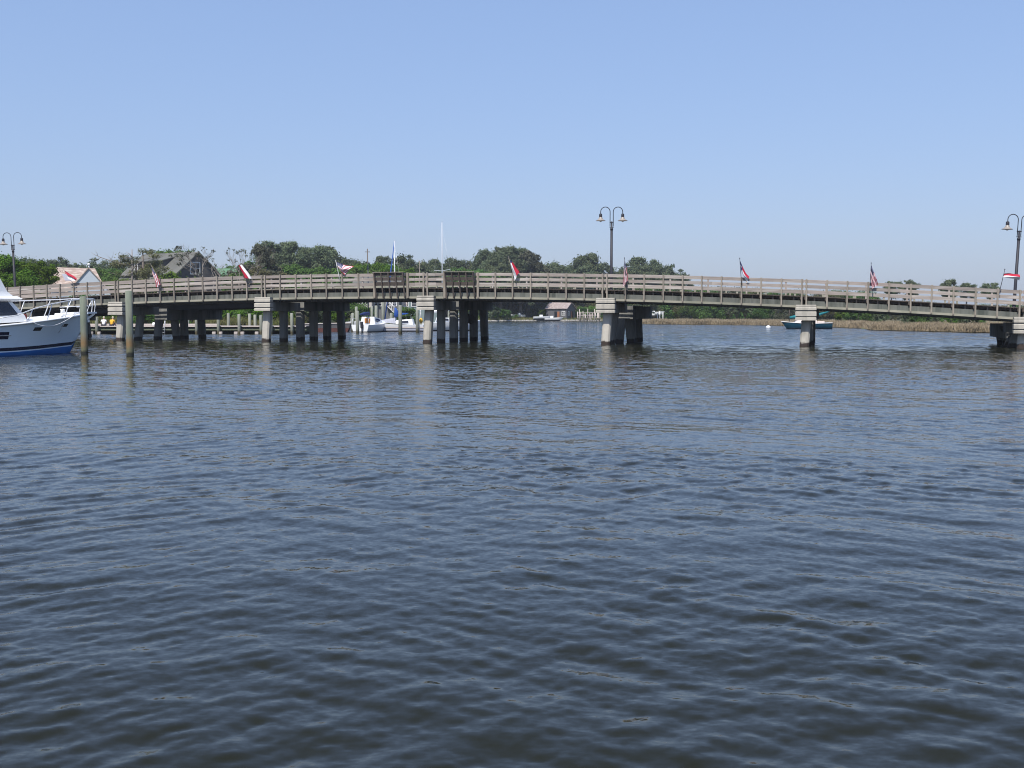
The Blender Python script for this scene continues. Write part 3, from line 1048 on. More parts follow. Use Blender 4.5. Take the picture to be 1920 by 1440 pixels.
yacht_hull()
dk = MB()
for i in range(len(ST) - 1):
    a, b = ST[i], ST[i + 1]
    for s in (-1, 1):
        pa, pb = hull_pt(a, f_sz(a), s), hull_pt(b, f_sz(b), s)
        ca, cb = Vector((-a, 0, f_sz(a) + .05)), Vector((-b, 0, f_sz(b) + .05))
        dk.add([pa, pb, cb, ca], [(0, 1, 2, 3) if s > 0 else (3, 2, 1, 0)], 0, False)
dk.build('deck', M['white'], yacht)
rub = MB()
for s in (-1, 1):
    rub.tube([hull_pt(t, f_sz(t), s) + Vector((0, s * .02, -.015)) for t in ST], 0.045, 6)
rub.build('rub_rail', M['white'], yacht)
pp = MB()
pp.loft([[(-1.1, -.36, 1.97), (-1.1, .36, 1.97), (-1.1, .36, 2.06), (-1.1, -.36, 2.06)],
         [(-.2, -.30, 1.99), (-.2, .30, 1.99), (-.2, .30, 2.09), (-.2, -.30, 2.09)],
         [(.42, -.17, 2.01), (.42, .17, 2.01), (.42, .17, 2.09), (.42, -.17, 2.09)]])
pp.build('bow_pulpit', M['white'], yacht)
an = MB()
an.bar((.38, 0, 2.0), (-.25, 0, 1.62), .07, .10)
an.bar((-.1, -.2, 1.62), (-.1, .2, 1.62), .10, .14)
an.build('anchor', M['steel'], yacht)

# bow rails
for side in (-1, 1):
    rb = MB()
    top = []
    for t, h in ((6.2, .34), (5.2, .40), (4.2, .62), (3.2, .74), (2.2, .80), (1.1, .80), (.4, .79), (-.1, .74)):
        tt = max(t, 0.02)
        hb = f_sb(tt) - .07 if t > .3 else .30
        top.append(Vector((-t, side * hb, f_sz(tt) + h)))
    top.append(Vector((.33, side * .10, 2.74)))
    if side == 1:
        top = [Vector((-4.7, f_sb(4.7) - .1, 2.58)), Vector((-3.2, f_sb(3.2) - .08, 2.63)), Vector((-1.6, f_sb(1.6) - .07, 2.70))] + top[5:]
    rb.tube(top, 0.027, 8)
    rb.tube([top[-1], (.36, side * .12, 2.4), (.30, side * .12, 2.07)], 0.024, 7)
    for t in ((4.6, 3.4, 2.2, 1.1, .25) if side < 0 else (4.2, 3.0, 1.8, .9, .25)):
        q = min(range(len(top)), key=lambda i: abs(-top[i].x - t + .35))
        # stanchion raked forward
        x = -t
        zz = float(np.interp(-x - .32, [-p.x for p in reversed(top)], [p.z for p in reversed(top)]))
        yy = float(np.interp(-x - .32, [-p.x for p in reversed(top)], [p.y for p in reversed(top)]))
        rb.tube([(x, side * (f_sb(t) - .1), f_sz(t)), (x + .32, yy, zz)], 0.022, 7)
    rb.tube([(-1.15, side * .72, 2.33), (-.5, side * .40, 2.37), (.15, side * .20, 2.40)], 0.02, 7)
    rb.build('bow_rail', M['steel'], yacht)

# deckhouse, windows, roof, flybridge
dh = MB()
dh.loft([[(-4.35, -1.42, 1.62), (-9.5, -1.72, 1.38), (-9.5, 1.72, 1.38), (-4.35, 1.42, 1.62)],
         [(-4.45, -1.38, 1.90), (-9.5, -1.68, 1.72), (-9.5, 1.68, 1.72), (-4.45, 1.38, 1.90)],
         [(-5.05, -1.22, 2.62), (-9.5, -1.5, 2.62), (-9.5, 1.5, 2.62), (-5.05, 1.22, 2.62)]])
dh.build('deckhouse', M['white'], yacht)
for s in (-1, 1):
    wd = MB()
    g = lambda x, f: Vector((x, s * (float(np.interp(f, [0, 1], [np.interp(-x, [4.45, 9.5], [1.38, 1.68]), np.interp(-x, [5.05, 9.5], [1.22, 1.5])])) + .014),
                             float(np.interp(f, [0, 1], [np.interp(-x, [4.45, 9.5], [1.90, 1.72]), 2.62]))))
    wd.slab(g(-4.78, .06), g(-8.9, .06), g(-8.9, .93), g(-5.22, .93), .02 * s)
    wd.build('side_window', M['glass'], yacht)
wf = MB()
wf.slab((-4.50, -1.2, 1.98), (-4.50, 1.2, 1.98), (-4.98, 1.08, 2.56), (-4.98, -1.08, 2.56), -.02)
wf.build('windshield', M['glass'], yacht)
rf = MB()
rf.loft([[(-4.75, -1.36, 2.61), (-9.8, -1.66, 2.61), (-9.8, 1.66, 2.61), (-4.75, 1.36, 2.61)],
         [(-4.55, -1.42, 2.70), (-9.9, -1.72, 2.70), (-9.9, 1.72, 2.70), (-4.55, 1.42, 2.70)],
         [(-4.80, -1.34, 2.83), (-9.8, -1.62, 2.83), (-9.8, 1.62, 2.83), (-4.80, 1.34, 2.83)]])
rf.build('roof', M['white'], yacht)
fb = MB()
fb.loft([[(-4.85, -1.12, 2.825), (-9.0, -1.35, 2.825), (-9.0, 1.35, 2.825), (-4.85, 1.12, 2.825)],
         [(-5.15, -1.10, 3.05), (-9.0, -1.35, 3.0), (-9.0, 1.35, 3.0), (-5.15, 1.10, 3.05)],
         [(-5.52, -1.02, 3.82), (-9.0, -1.32, 3.70), (-9.0, 1.32, 3.70), (-5.52, 1.02, 3.82)]])
fb.build('flybridge', M['white'], yacht)
fs = MB()
fs.slab((-5.58, -.98, 3.81), (-5.58, .98, 3.81), (-5.72, .93, 4.0), (-5.72, -.93, 4.0), -.02)
fs.build('wind_deflector', M['glass'], yacht)
ms = MB()
for s in (-1, 1):
    ms.tube([(-5.72, s * .98, 3.75), (-6.0, s * .92, 4.7), (-6.3, s * .9, 5.6)], 0.075, 8)
    ms.tube([(-8.2, s * 1.1, 3.5), (-7.8, s * .95, 5.5)], 0.05, 8)
ms.box((-8.4, -1.15, 5.55), (-6.0, 1.15, 5.65), 0, .03)
ms.build('tower', M['steel'], yacht)


def hull_patch(mb, t0, t1, z0, z1, n=8, skew=0.0, out=.012):
    """A thin plate that follows the flare of the hull's camera side."""
    rows = []
    for i in range(n + 1):
        t = t0 + (t1 - t0) * i / n
        c0, c1 = hull_pt(t, z0), hull_pt(t - skew, z1)
        rows.append([c0 + Vector((0, -out, 0)), c1 + Vector((0, -out, 0)), c1 + Vector((0, .004, 0)), c0 + Vector((0, .004, 0))])
    mb.loft(rows)


def hull_t(px, z=1.2):
    f = lambda t: abs(960 + F_PX * (lambda q: q.x / q.y)(Matrix.Rotation(YR, 3, 'Z') @ hull_pt(t, z) + Vector((BOW.x, BOW.y, 0))) - px)
    return min((f(t), t) for t in np.linspace(.6, 9, 500))[1]


for px, py, w, h in ((70, 616, .24, .17), (119, 610, .20, .14)):
    tt = hull_t(px)
    zz = EYE + (588 - py) / F_PX * 54.5
    pl = MB()
    hull_patch(pl, tt - w, tt + w, zz - h / 2, zz + h / 2, 3, .08)
    pl.build('porthole', M['glass'], yacht)
vt = MB()
ta = hull_t(19)
hull_patch(vt, ta, ta + 1.6, .80, 1.14, 8)
vt.build('hull_vent', M['navy'], yacht)
vb = MB()
hull_patch(vb, ta - .12, ta + 1.6, .955, .99, 8, 0, .04)
vb.build('vent_trim', M['steel'], yacht)
wl_ = MB()
wl_.box((-1.75, -.32, 1.86), (-1.25, .32, 2.02), 0, .04)
wl_.lathe([(0.0, 0), (.12, 0), (.10, .16), (.13, .22), (0, .24)], (-1.5, -.05, 2.0), 12)
wl_.build('windlass', M['white'], yacht)
hb_ = MB()
hb_.box((-4.1, .25, 1.70), (-3.25, 1.05, 1.98), 0, .06)
hb_.build('deck_box', M['maroon'], yacht)
cl = MB()
for t in (2.35, 4.55):
    c = hull_pt(t, f_sz(t)) + Vector((0, .16, .06))
    cl.tube([c + Vector((-.14, 0, .03)), c + Vector((.14, 0, .03))], .02, 6)
    cl.box((c.x - .05, c.y - .02, c.z - .06), (c.x + .05, c.y + .02, c.z + .02))
cl.build('cleat', M['steel'], yacht)
rp = MB()
a, b = hull_pt(4.4, f_sz(4.4)) + Vector((0, -.06, .02)), hull_pt(1.4, f_sz(1.4) + .12) + Vector((0, -.06, .05))
rp.tube([a.lerp(b, k / 12) + Vector((0, -.07 * math.sin(math.pi * k / 12), -.38 * math.sin(math.pi * (k / 12) ** .8))) for k in range(13)], .016, 6)
c = hull_pt(2.35, f_sz(2.35)) + Vector((0, -.05, 0))
rp.tube([c, c + Vector((0, .02, -.25)), hull_pt(2.35, 1.05) + Vector((0, -.03, 0))], .014, 6)
rp.build('mooring_rope', M['whitecloth'], yacht)

# two tall piles in front of the bridge
for px, pt, pb, lab in ((158.5, 556, 664.5, 'tall grey-green mooring pile standing in front of the yacht bow'),
                        (244, 545, 667.5, 'tall grey-green mooring pile in open water right of the yacht')):
    Y = EYE * F_PX / (pb - 588.0)
    b = P(px, pb, Y)
    top = P(px, pt, Y).z
    mb = MB()
    prof = [(0.175, -1.5), (0.172, 0), (0.165, top * .5), (0.158, top - .03), (0.12, top), (0, top + .01)]
    rings = []
    for r, z in prof:
        rings.append([(r * (1 + .03 * math.sin(3 * a + z)) * math.cos(a) + .006 * math.sin(z * 2), r * math.sin(a), z) for a in [2 * math.pi * k / 20 for k in range(20)]])
    mb.loft(rings, smooth=True)
    tag(mb.build('mooring_pile', M['pile'], None, (b.x, b.y, 0)), lab, 'pile', 'mooring piles by the yacht')

# ------------------------------------------------------------------ dock behind the bridge on the left
DY = 108.0
dx0, dx1 = P(-260, 611, DY).x, P(574, 611, DY).x
dock = empty('wooden_dock', (0, DY, 0), 0, label='long low wooden dock along the left bank behind the bridge', cat='dock')
d = MB()
n = 300
for i in range(n):
    xa, xb = dx0 + (dx1 - dx0) * i / n, dx0 + (dx1 - dx0) * (i + 1) / n
    d.box((xa + .008, 0, .74 + rng.uniform(-.006, .006)), (xb, 2.6, .79))
d.build('deck', M['dockboard'], dock)
d = MB()
d.box((dx0, -.04, .69), (dx1, -.003, .775))
d.build('edge_board', M['dockboard'], dock)
d = MB()
d.box((dx0, .10, .36), (dx1, .18, .54))
d.box((dx0, 2.3, .2), (dx1, 2.4, .735))
d.build('stringer', M['dockgreen'], dock)
d = MB()
d.box((P(150, 607, DY).x, 2.1, .80), (P(396, 607, DY).x, 2.5, .98), 0, .01)
d.build('raised_step', M['dockboard'], dock)
bk = MB()
bk.box((dx0, 2.62, -1.2), (dx1, 2.8, .70))
bk.build('bulkhead', M['darkwood'], dock)
for px, yt, back in ((181, 594, 0), (262, 598, 0), (352, 592, 1), (368, 590, 0), (409, 590, 0), (428, 587, 1), (448, 589, 0), (468, 588, 1), (478, 590, 1), (489, 591, 0),
                     (508, 588, 0), (547, 587, 0), (563, 590, 1), (60, 590, 0), (110, 592, 1), (-40, 590, 0)):
    Y = DY - .22 if not back else DY + 2.75
    b = P(px, yt, Y)
    mb = MB()
    mb.lathe([(.15, -1.5), (.15, b.z - .04), (.12, b.z), (0, b.z)], (b.x, Y - DY, 0), 12)
    mb.build('pile', M['dockpile'], dock)
for px in (172, 186, 402, 414, 443, 455, 482):
    b = P(px, 620, DY - .1)
    mb = MB()
    mb.box((b.x - .18, -.35, -.1), (b.x + .18, -.05, .22), 0, .05)
    mb.build('bumper', M['dockboard'], dock)

# dock ladder with curved white handrails
lad = empty('dock_ladder', (P(306, 610, DY).x, DY - .06, 0), 0, label='white dock ladder with two curved handrails near the first pier', cat='ladder')
mb = MB()
for s in (-1, 1):
    x = s * .16
    mb.tube([(x, 0, -.3), (x, 0, 1.05), (x, .06, 1.22), (x - .02, .2, 1.3), (x - .03, .38, 1.22), (x, .42, .80)], .028, 7)
for k in range(5):
    mb.tube([(-.16, 0, -.1 + .25 * k), (.16, 0, -.1 + .25 * k)], .02, 6)
mb.build('ladder_frame', M['steel'], lad)
tag(MB().box((0, 0, 0), (.7, .4, .26), 0, .05).box((.03, .03, .27), (.67, .37, .33), 0, .02).build('cooler', M['white'], None, (P(282, 609, DY).x, DY + .5, .792)),
    'small white cooler box standing on the dock beside the ladder', 'cooler')


# ------------------------------------------------------------------ two people sitting on the dock
def skin_obj(name, pts, edges, rad, mat, parent, root=0, sub=2):
    me = bpy.data.meshes.new(name)
    me.from_pydata([tuple(p) for p in pts], edges, [])
    me.materials.append(mat)
    o = link(name, me, parent)
    md = o.modifiers.new('Skin', 'SKIN')
    md.use_smooth_shade = True
    for i, r in enumerate(rad):
        sv = me.skin_vertices[0].data[i]
        r = r if isinstance(r, tuple) else (r, r)
        sv.radius = r
        sv.use_root = (i == root)
    sb = o.modifiers.new('Subsurf', 'SUBSURF')
    sb.levels = sb.render_levels = sub
    return o


def sitting_person(px, label, shirt, cap, turn=0.0, lean=0.0):
    b = P(px, 610, DY + .35)
    root = empty('person', (b.x, DY + .35, .80), turn, label=label, cat='person', group='people sitting on the dock')
    L = lean
    J = [(0, 0, .10), (0, .03 + L * .2, .28), (0, .06 + L * .6, .47), (0, .09 + L, .60), (0, .11 + L, .68), (0, .13 + L, .77), (0, .13 + L, .85)]
    rad = [(.16, .13), (.15, .115), (.165, .115), (.06, .06), (.065, .07), (.082, .098), (.06, .07)]
    E = [(0, 1), (1, 2), (2, 3), (3, 4), (4, 5), (5, 6)]
    J.append((0, .235 + L, .765)); rad.append(.018); E.append((5, 7))                 # nose
    for s in (-1, 1):
        k = len(J)
        J += [(s * .085, .125 + L, .765), (s * .19, .06 + L * .6, .53), (s * .25, .15, .29), (s * .17, .36, .22), (s * .145, .42, .215)]
        rad += [.02, .062, .044, .030, (.038, .02)]
        E += [(5, k), (2, k + 1), (k + 1, k + 2), (k + 2, k + 3), (k + 3, k + 4)]
        h = k + 4
        for q, (dx, ln) in enumerate(((-.032, .07), (-.011, .082), (.011, .078), (.03, .06))):
            i = len(J)
            bx = J[h]
            J += [(bx[0] + s * dx, bx[1] + .04, bx[2]), (bx[0] + s * dx * 1.1, bx[1] + .04 + ln * .6, bx[2] - .012), (bx[0] + s * dx * 1.1, bx[1] + .03 + ln, bx[2] - .035)]
            rad += [.010, .009, .008]
            E += [(h, i), (i, i + 1), (i + 1, i + 2)]
        i = len(J)
        J += [(J[k + 3][0] - s * .035, J[k + 3][1] + .03, .215), (J[k + 3][0] - s * .055, J[k + 3][1] + .075, .205)]
        rad += [.012, .010]
        E += [(k + 3, i), (i, i + 1)]
        i = len(J)
        J += [(s * .11, .05, .09), (s * .16, .44, .25), (s * .14, .40, .02), (s * .14, .53, -.0)]
        rad += [.095, .062, .042, (.04, .03)]
        E += [(0, i), (i, i + 1), (i + 1, i + 2), (i + 2, i + 3)]
    body = skin_obj('body', J, E, rad, M['skin'], root)
    sh = [(0, 0, .06), (0, .03 + L * .2, .28), (0, .06 + L * .6, .48), (0, .085 + L, .575)]
    shr = [(.185, .15), (.175, .14), (.19, .14), (.085, .085)]
    she = [(0, 1), (1, 2), (2, 3)]
    for s in (-1, 1):
        k = len(sh)
        sh += [(s * .20, .06 + L * .6, .53), (s * .245, .12, .37)]
        shr += [.082, .072]
        she += [(2, k), (k, k + 1)]
    skin_obj('shirt', sh, she, shr, shirt, root)
    pt = [(0, .0, .07)]
    ptr, pte = [(.18, .14)], []
    for s in (-1, 1):
        k = len(pt)
        pt += [(s * .11, .07, .09), (s * .155, .38, .225)]
        ptr += [.105, .082]
        pte += [(0, k), (k, k + 1)]
    skin_obj('shorts', pt, pte, ptr, M['denim'], root)
    ct = MB()
    hx = (0, .13 + L, .80)
    ct.lathe([(.108, -.01), (.105, .03), (.085, .085), (.045, .112), (0, .118)], hx, 16)
    ct.loft([[(-.075, .215 + L, .80), (.075, .215 + L, .80), (.075, .215 + L, .812), (-.075, .215 + L, .812)],
             [(-.05, .31 + L, .785), (.05, .31 + L, .785), (.05, .31 + L, .797), (-.05, .31 + L, .797)]])
    ct.build('cap', cap, root)
    return root


sitting_person(194.5, 'person in a white shirt sitting on the dock, partly hidden by a pile', M['whitecloth'], M['straw'], R(10), .05)
sitting_person(209.5, 'person in a yellow shirt and pale cap sitting on the dock, seen from behind', M['yellow'], M['straw'], R(-14), .08)


# ------------------------------------------------------------------ boats
def simple_hull(L, B, zb, zm, zs, tr=0.8, rake=.12, draft=.35, wl=.78, bands=(), n=14, flip=False):
    """Hull MB, bow at +x, stern at x=0. bands: list of (z_top, material index) from the keel upwards, the rest index 0."""
    mb = MB()
    xs = [i / n for i in range(n + 1)]
    for side in (-1, 1):
        rows = []
        for u in xs:
            hb = B / 2 * (tr + (1 - tr) * math.sin(min(1, u / .45) * math.pi / 2)) if u < .45 else B / 2 * max(0.015, 1 - ((u - .45) / .55) ** 2.2)
            z1 = np.interp(u, [0, .5, 1], [zs, zm, zb])
            zk = -draft if u < .75 else -draft + (draft + .12) * ((u - .75) / .25) ** 1.5
            lv = [zk, min(-.02, zk * .4 - .01)] + [b[0] for b in bands] + [z1 * .6 + .2 * (bands[-1][0] if bands else 0), z1]
            row = []
            for z in lv:
                f = max(0, min(1, (z - zk) / (z1 - zk)))
                w = hb * (wl * min(1, f * 2.2) ** .6 * (1 - f) + f)
                row.append((L * u - L * rake * (1 - f) * max(0, (u - .6) / .4) ** 2 * (1), side * w, z))
            rows.append(row)
        m = len(rows[0])
        o = len(mb.v)
        for r in rows:
            mb.v.extend(r)
        mats = [bands[0][1] if bands else 0] * 2 + [bands[min(i + 1, len(bands) - 1)][1] if i + 1 < len(bands) else 0 for i in range(len(bands))] + [0]
        mats = (mats + [0] * m)[:m - 1]
        for i in range(n):
            for j in range(m - 1):
                q = (o + i * m + j, o + (i + 1) * m + j, o + (i + 1) * m + j + 1, o + i * m + j + 1)
                mb.f.append(q if side < 0 else tuple(reversed(q)))
                mb.mi.append(mats[j])
                mb.sm.append(True)
        for j in range(m - 1):
            a, b = rows[0][j], rows[0][j + 1]
            mb.add([a, b, (b[0], 0, b[2]), (a[0], 0, a[2])], [(0, 1, 2, 3)], mats[j])
        # deck half
        for i in range(n):
            a, b = rows[i][-1], rows[i + 1][-1]
            mb.add([a, b, (b[0], 0, b[2] + .03), (a[0], 0, a[2] + .03)], [(0, 1, 2, 3)], 0)
    return mb


def boat(name, loc, rz, label, cat, **kw):
    return empty(name, (loc[0], loc[1], 0), rz, label=label, cat=cat, **kw)


# small white cabin boat, stern towards us
w0 = P(683, 623, 117.5)
b1 = boat('cabin_boat', (w0.x - .45, 117.5), R(72), 'small white cabin sailboat with navy sail cover, seen from its stern in the marina', 'sailboat', group='boats in the marina')
simple_hull(6.2, 2.35, 1.15, .85, .80, .86, bands=((.10, 1),)).build('hull', [M['white'], M['greyhull']], b1)
mb = MB()
mb.loft([[(1.9, -.85, .83), (4.6, -.55, .95), (4.6, .55, .95), (1.9, .85, .83)], [(2.0, -.75, 1.65), (4.2, -.45, 1.45), (4.2, .45, 1.45), (2.0, .75, 1.65)]])
mb.build('cabin', M['white'], b1)
mb = MB()
mb.box((1.86, -.30, .95), (1.90, .36, 1.5), 0, .01)
mb.build('companionway_door', M['teak'], b1)
mb = MB()
mb.slab((2.3, -.86, 1.1), (3.6, -.72, 1.15), (3.5, -.66, 1.42), (2.35, -.78, 1.48), .02)
mb.build('window', M['glass'], b1)
mb = MB()
mb.tube([(2.1, 0, 1.6), (2.1, 0, 7.6)], [.06, .045], 8)
mb.build('mast', M['navy'], b1)
mb = MB()
mb.tube([(2.15, 0, 2.0), (1.2, .02, 1.98), (.2, .03, 1.92)], [.22, .19, .10], 10)
mb.build('sail_cover', M['navycanvas'], b1)
mb = MB()
mb.box((-.25, -.42, .45), (.02, -.12, 1.15), 0, .06)
mb.tube([(-.12, -.27, .5), (-.12, -.27, -.4)], .07, 8)
mb.build('outboard_motor', M['bronze'], b1)
mb = MB()
for s in (-1, 1):
    mb.tube([(.1, s * .95, .8), (.1, s * .95, 1.45), (1.2, s * 1.05, 1.45), (1.2, s * 1.08, .85)], .02, 6)
mb.build('stern_rail', M['steel'], b1)

# sailboat with blue furled jib, broadside
w0 = P(752, 617, 124)
b2 = boat('sailing_sloop', (w0.x + 2.6, 124.5), R(176), 'white sailboat with bright blue furled sails and grey tarp, moored broadside', 'sailboat', group='boats in the marina')
simple_hull(5.6, 2.1, .95, .72, .72, .8, bands=((.08, 1),)).build('hull', [M['white'], M['greyhull']], b2)
mb = MB()
mb.loft([[(1.2, -.72, .75), (3.6, -.5, .85), (3.6, .5, .85), (1.2, .72, .75)], [(1.3, -.6, 1.4), (3.1, -.4, 1.25), (3.1, .4, 1.25), (1.3, .6, 1.4)]])
mb.build('cabin', M['white'], b2)
mb = MB()
mb.slab((2.5, .69, .95), (1.7, .72, .95), (1.75, .66, 1.2), (2.5, .60, 1.16), .02)
mb.build('window', M['glass'], b2)
mx = (w0.x + 2.6 - P(740, 600, 124.5).x)
mb = MB()
mtop = P(740, 452, 124.5).z
mb.tube([(mx, 0, .9), (mx, 0, mtop)], [.06, .045], 8)
mb.tube([(mx + .02, 0, mtop), (mx - .1, 0, mtop + .12)], .02, 5)
mb.build('mast', M['mastgrey'], b2)
mb = MB()
mb.tube([(mx + .02, 0, mtop - .1), (mx + 1.15 * .5, 0, mtop * .5 + .5), (mx + 1.2, 0, .95)], [.035, .085, .06], 8)
mb.build('furled_jib', M['bluecanvas'], b2)
mb = MB()
mb.tube([(mx - .05, 0, 2.65), (mx - .18, .02, 2.2), (mx - .12, .02, 1.75), (mx - .05, 0, 1.55)], [.10, .24, .22, .08], 10)
mb.tube([(mx - .1, 0, 2.05), (mx - .8, .05, 1.95), (mx - 1.55, .08, 2.02)], [.12, .13, .05], 8)
mb.build('sail_cover', M['bluecanvas'], b2)
mb = MB()
for a in ((mx - 1.4, 0, .75), (mx, .95, .8), (mx, -.95, .8)):
    mb.tube([(mx, 0, mtop - .15), a], .006, 4)
mb.build('stay', M['steel'], b2)
mb = MB()
mb.loft([[(3.2, -.75, .9), (5.3, -.25, 1.0), (5.3, .25, 1.0), (3.2, .75, .9)], [(3.3, -.35, 1.55), (5.0, -.1, 1.25), (5.0, .1, 1.25), (3.3, .35, 1.55)]])
mb.build('tarp', M['tarp'], b2)

# sailboat with the tall bare mast, behind the middle pier
w0 = P(829.5, 620, 128)
b3 = boat('sailing_yacht', (w0.x - 1.9, 127), R(28), 'white sailboat with tall bare mast and spreaders behind the middle pier', 'sailboat', group='boats in the marina')
simple_hull(7.6, 2.6, 1.25, 1.0, .95, .75, bands=((.10, 1), (.16, 0))).build('hull', [M['white'], M['navy']], b3)
mb = MB()
mb.loft([[(1.6, -.85, 1.0), (5.2, -.5, 1.15), (5.2, .5, 1.15), (1.6, .85, 1.0)], [(1.7, -.7, 1.55), (4.8, -.4, 1.45), (4.8, .4, 1.45), (1.7, .7, 1.55)]])
mb.build('cabin', M['white'], b3)
mb = MB()
for x in (2.0, 2.9, 3.8):
    mb.slab((x, -.84 + (x - 2) * .07, 1.18), (x + .6, -.80 + (x - 2) * .07, 1.2), (x + .6, -.72 + (x - 2) * .07, 1.42), (x, -.76 + (x - 2) * .07, 1.44), .02)
mb.build('window', M['glass'], b3)
mt = P(829.5, 417, 128).z
mb = MB()
cx = 1.9 / math.cos(R(28))
mb.tube([(cx, 0, 1.2), (cx, 0, mt)], [.07, .045], 8)
mb.tube([(cx, 0, mt), (cx, 0, mt + .35)], .015, 5)
mb.build('mast', M['mastgrey'], b3)
sp_z = P(829.5, 506, 128).z
mb = MB()
dxs = Matrix.Rotation(-R(28), 3, 'Z')
for s in (-1, 1):
    e = dxs @ Vector((s * .95, 0, 0))
    mb.tube([(cx, 0, sp_z - .12), (cx + e.x, e.y, sp_z + .05 * s)], .035, 6)
mb.build('spreader', M['mastgrey'], b3)
mb = MB()
for s in (-1, 1):
    e = dxs @ Vector((s * .95, 0, 0))
    mb.tube([(cx, 0, mt - .5), (cx + e.x, e.y, sp_z), (cx + e.x, e.y, 1.0)], .004, 4)
mb.build('shroud', M['steel'], b3)
mb = MB()
mb.tube([(cx - .1, 0, 2.3), (cx - 1.8, 0, 2.2)], [.16, .12], 8)
mb.build('sail_cover', M['whitecloth'], b3)

# dull barge with red bottom
w0 = P(571, 620, 121.5)
b4 = boat('work_barge', (w0.x, 121.8), R(3), 'low grey barge with faded red bottom lying along the bank behind the second pier', 'barge', group='boats in the marina')
mb = MB()
Lb = P(655, 620, 121.5).x - w0.x
mb.loft([[(0, -1, -.2), (Lb - .3, -1, -.2), (Lb - .3, 1, -.2), (0, 1, -.2)], [(-.1, -1.1, .38), (Lb, -1.1, .42), (Lb, 1.1, .42), (-.1, 1.1, .38)],
         ], 1)
mb.loft([[(-.1, -1.1, .382), (Lb, -1.1, .422), (Lb, 1.1, .422), (-.1, 1.1, .382)], [(-.15, -1.2, .82), (Lb + .15, -1.2, .92), (Lb + .15, 1.2, .92), (-.15, 1.2, .82)]], 0)
mb.build('hull', [M['greyhull'], M['redhull']], b4)
mb = MB()
mb.loft([[(-.18, -1.24, .822), (Lb + .18, -1.24, .922), (Lb + .18, 1.24, .922), (-.18, 1.24, .822)], [(-.18, -1.24, .90), (Lb + .18, -1.24, 1.0), (Lb + .18, 1.24, 1.0), (-.18, 1.24, .90)]])
mb.build('gunwale', M['dockboard'], b4)

# white runabout behind the barge
w0 = P(648, 612, 128)
b5 = boat('runabout', (w0.x, 128), R(15), 'white open runabout with dark windscreen tucked behind the barge', 'motorboat', group='boats in the marina')
simple_hull(3.6, 1.6, 1.35, 1.1, 1.0, .85).build('hull', [M['white']], b5)
mb = MB()
mb.slab((1.7, -.6, 1.15), (1.7, .6, 1.15), (1.3, .5, 1.6), (1.3, -.5, 1.6), .03)
mb.build('windscreen', M['glass'], b5)
mb = MB()
mb.tube([(.7, -.7, 1.0), (.7, -.6, 1.75), (.7, .6, 1.75), (.7, .7, 1.0)], .04, 6)
mb.build('roll_bar', M['steel'], b5)

# floating dock of the marina and free-standing piles
a0, a1 = P(704, 614, 122).x, P(806, 614, 122).x
md = empty('floating_dock', ((a0 + a1) / 2, 122, 0), 0, label='pale grey floating dock running across the marina', cat='dock')
hl = (a1 - a0) / 2
MB().box((-hl, -.9, .38), (hl, .9, .5), 0, .02).build('deck', M['dockboard'], md)
MB().box((-hl, -.86, .12), (hl, .86, .375), 0, .02).build('fascia', M['tarp'], md)
mb = MB()
for k in range(5):
    x = -hl + .3 + k * (2 * hl - 1.6) / 4
    mb.box((x, -.8, -.3), (x + 1.0, .8, .117))
mb.build('float', M['bronze'], md)
PW = ['leaning', 'thick', 'thin']
for px, yt, yb, r, lab in ((661.5, 587, 622, .17, 'short pile left of the white cabin boat'), (670.5, 583, 624.6, .18, 'pile standing right in front of the cabin boat stern'),
                      (668.5, 575, 619, .19, 'tall pile just behind the white cabin boat'),
                      (697.5, 574, 618, .17, 'tall pile right of the cabin boat, in front of the beige house'), (705.6, 573, 622, .18, 'pile between the cabin boat and the blue-sailed sloop'),
                      (718.5, 564, 617, .2, 'tallest pile, left of the blue furled jib'), (733.8, 587, 619.5, .2, 'stubby dark pile in front of the sloop bow'),
                      (750.7, 572, 625.5, .2, 'thick pile standing before the sloop, right of its blue sail'), (766.5, 576, 614, .17, 'greenish pile behind the sloop stern'),
                      (782.5, 581, 623, .17, 'pile next to the yellow float, left of the middle pier'), (842, 583, 620, .16, 'pile seen between legs of the middle pier')):
    Y = EYE * F_PX / (yb - 588.0)
    b = P(px, yb, Y)
    top = P(px, yt, Y).z
    mb = MB()
    mb.lathe([(r, -1.2), (r * .97, top * .5), (r * .92, top - .05), (r * .7, top), (0, top + .01)], n=12)
    tag(mb.build('marina_pile', M['dockpile'], None, (b.x, Y, 0)), lab, 'pile', 'piles of the marina')
fl = MB()
fl.lathe([(0, -.22), (.12, -.2), (.2, -.08), (.2, .1), (.12, .24), (.04, .3), (0, .32)], n=14)
fp = P(789.3, 601.5, 118)
tag(fl.build('round_float', M['fyellow'], None, fp), 'yellow round float hanging left of the middle pier', 'float')
st = MB()
st.tube([(fp.x + .02, fp.y, fp.z + .3), (fp.x - .05, fp.y + .1, fp.z + 1.0)], .015, 5)
st.tube([(fp.x - .2, fp.y + .2, 0.0), (fp.x - .05, fp.y + .1, fp.z + 1.0), (fp.x - .1, fp.y + .1, fp.z + 1.25)], .04, 7)
tag(st.build('float_pole', M['trim'], None), 'thin white pole that carries the yellow float', 'pole')

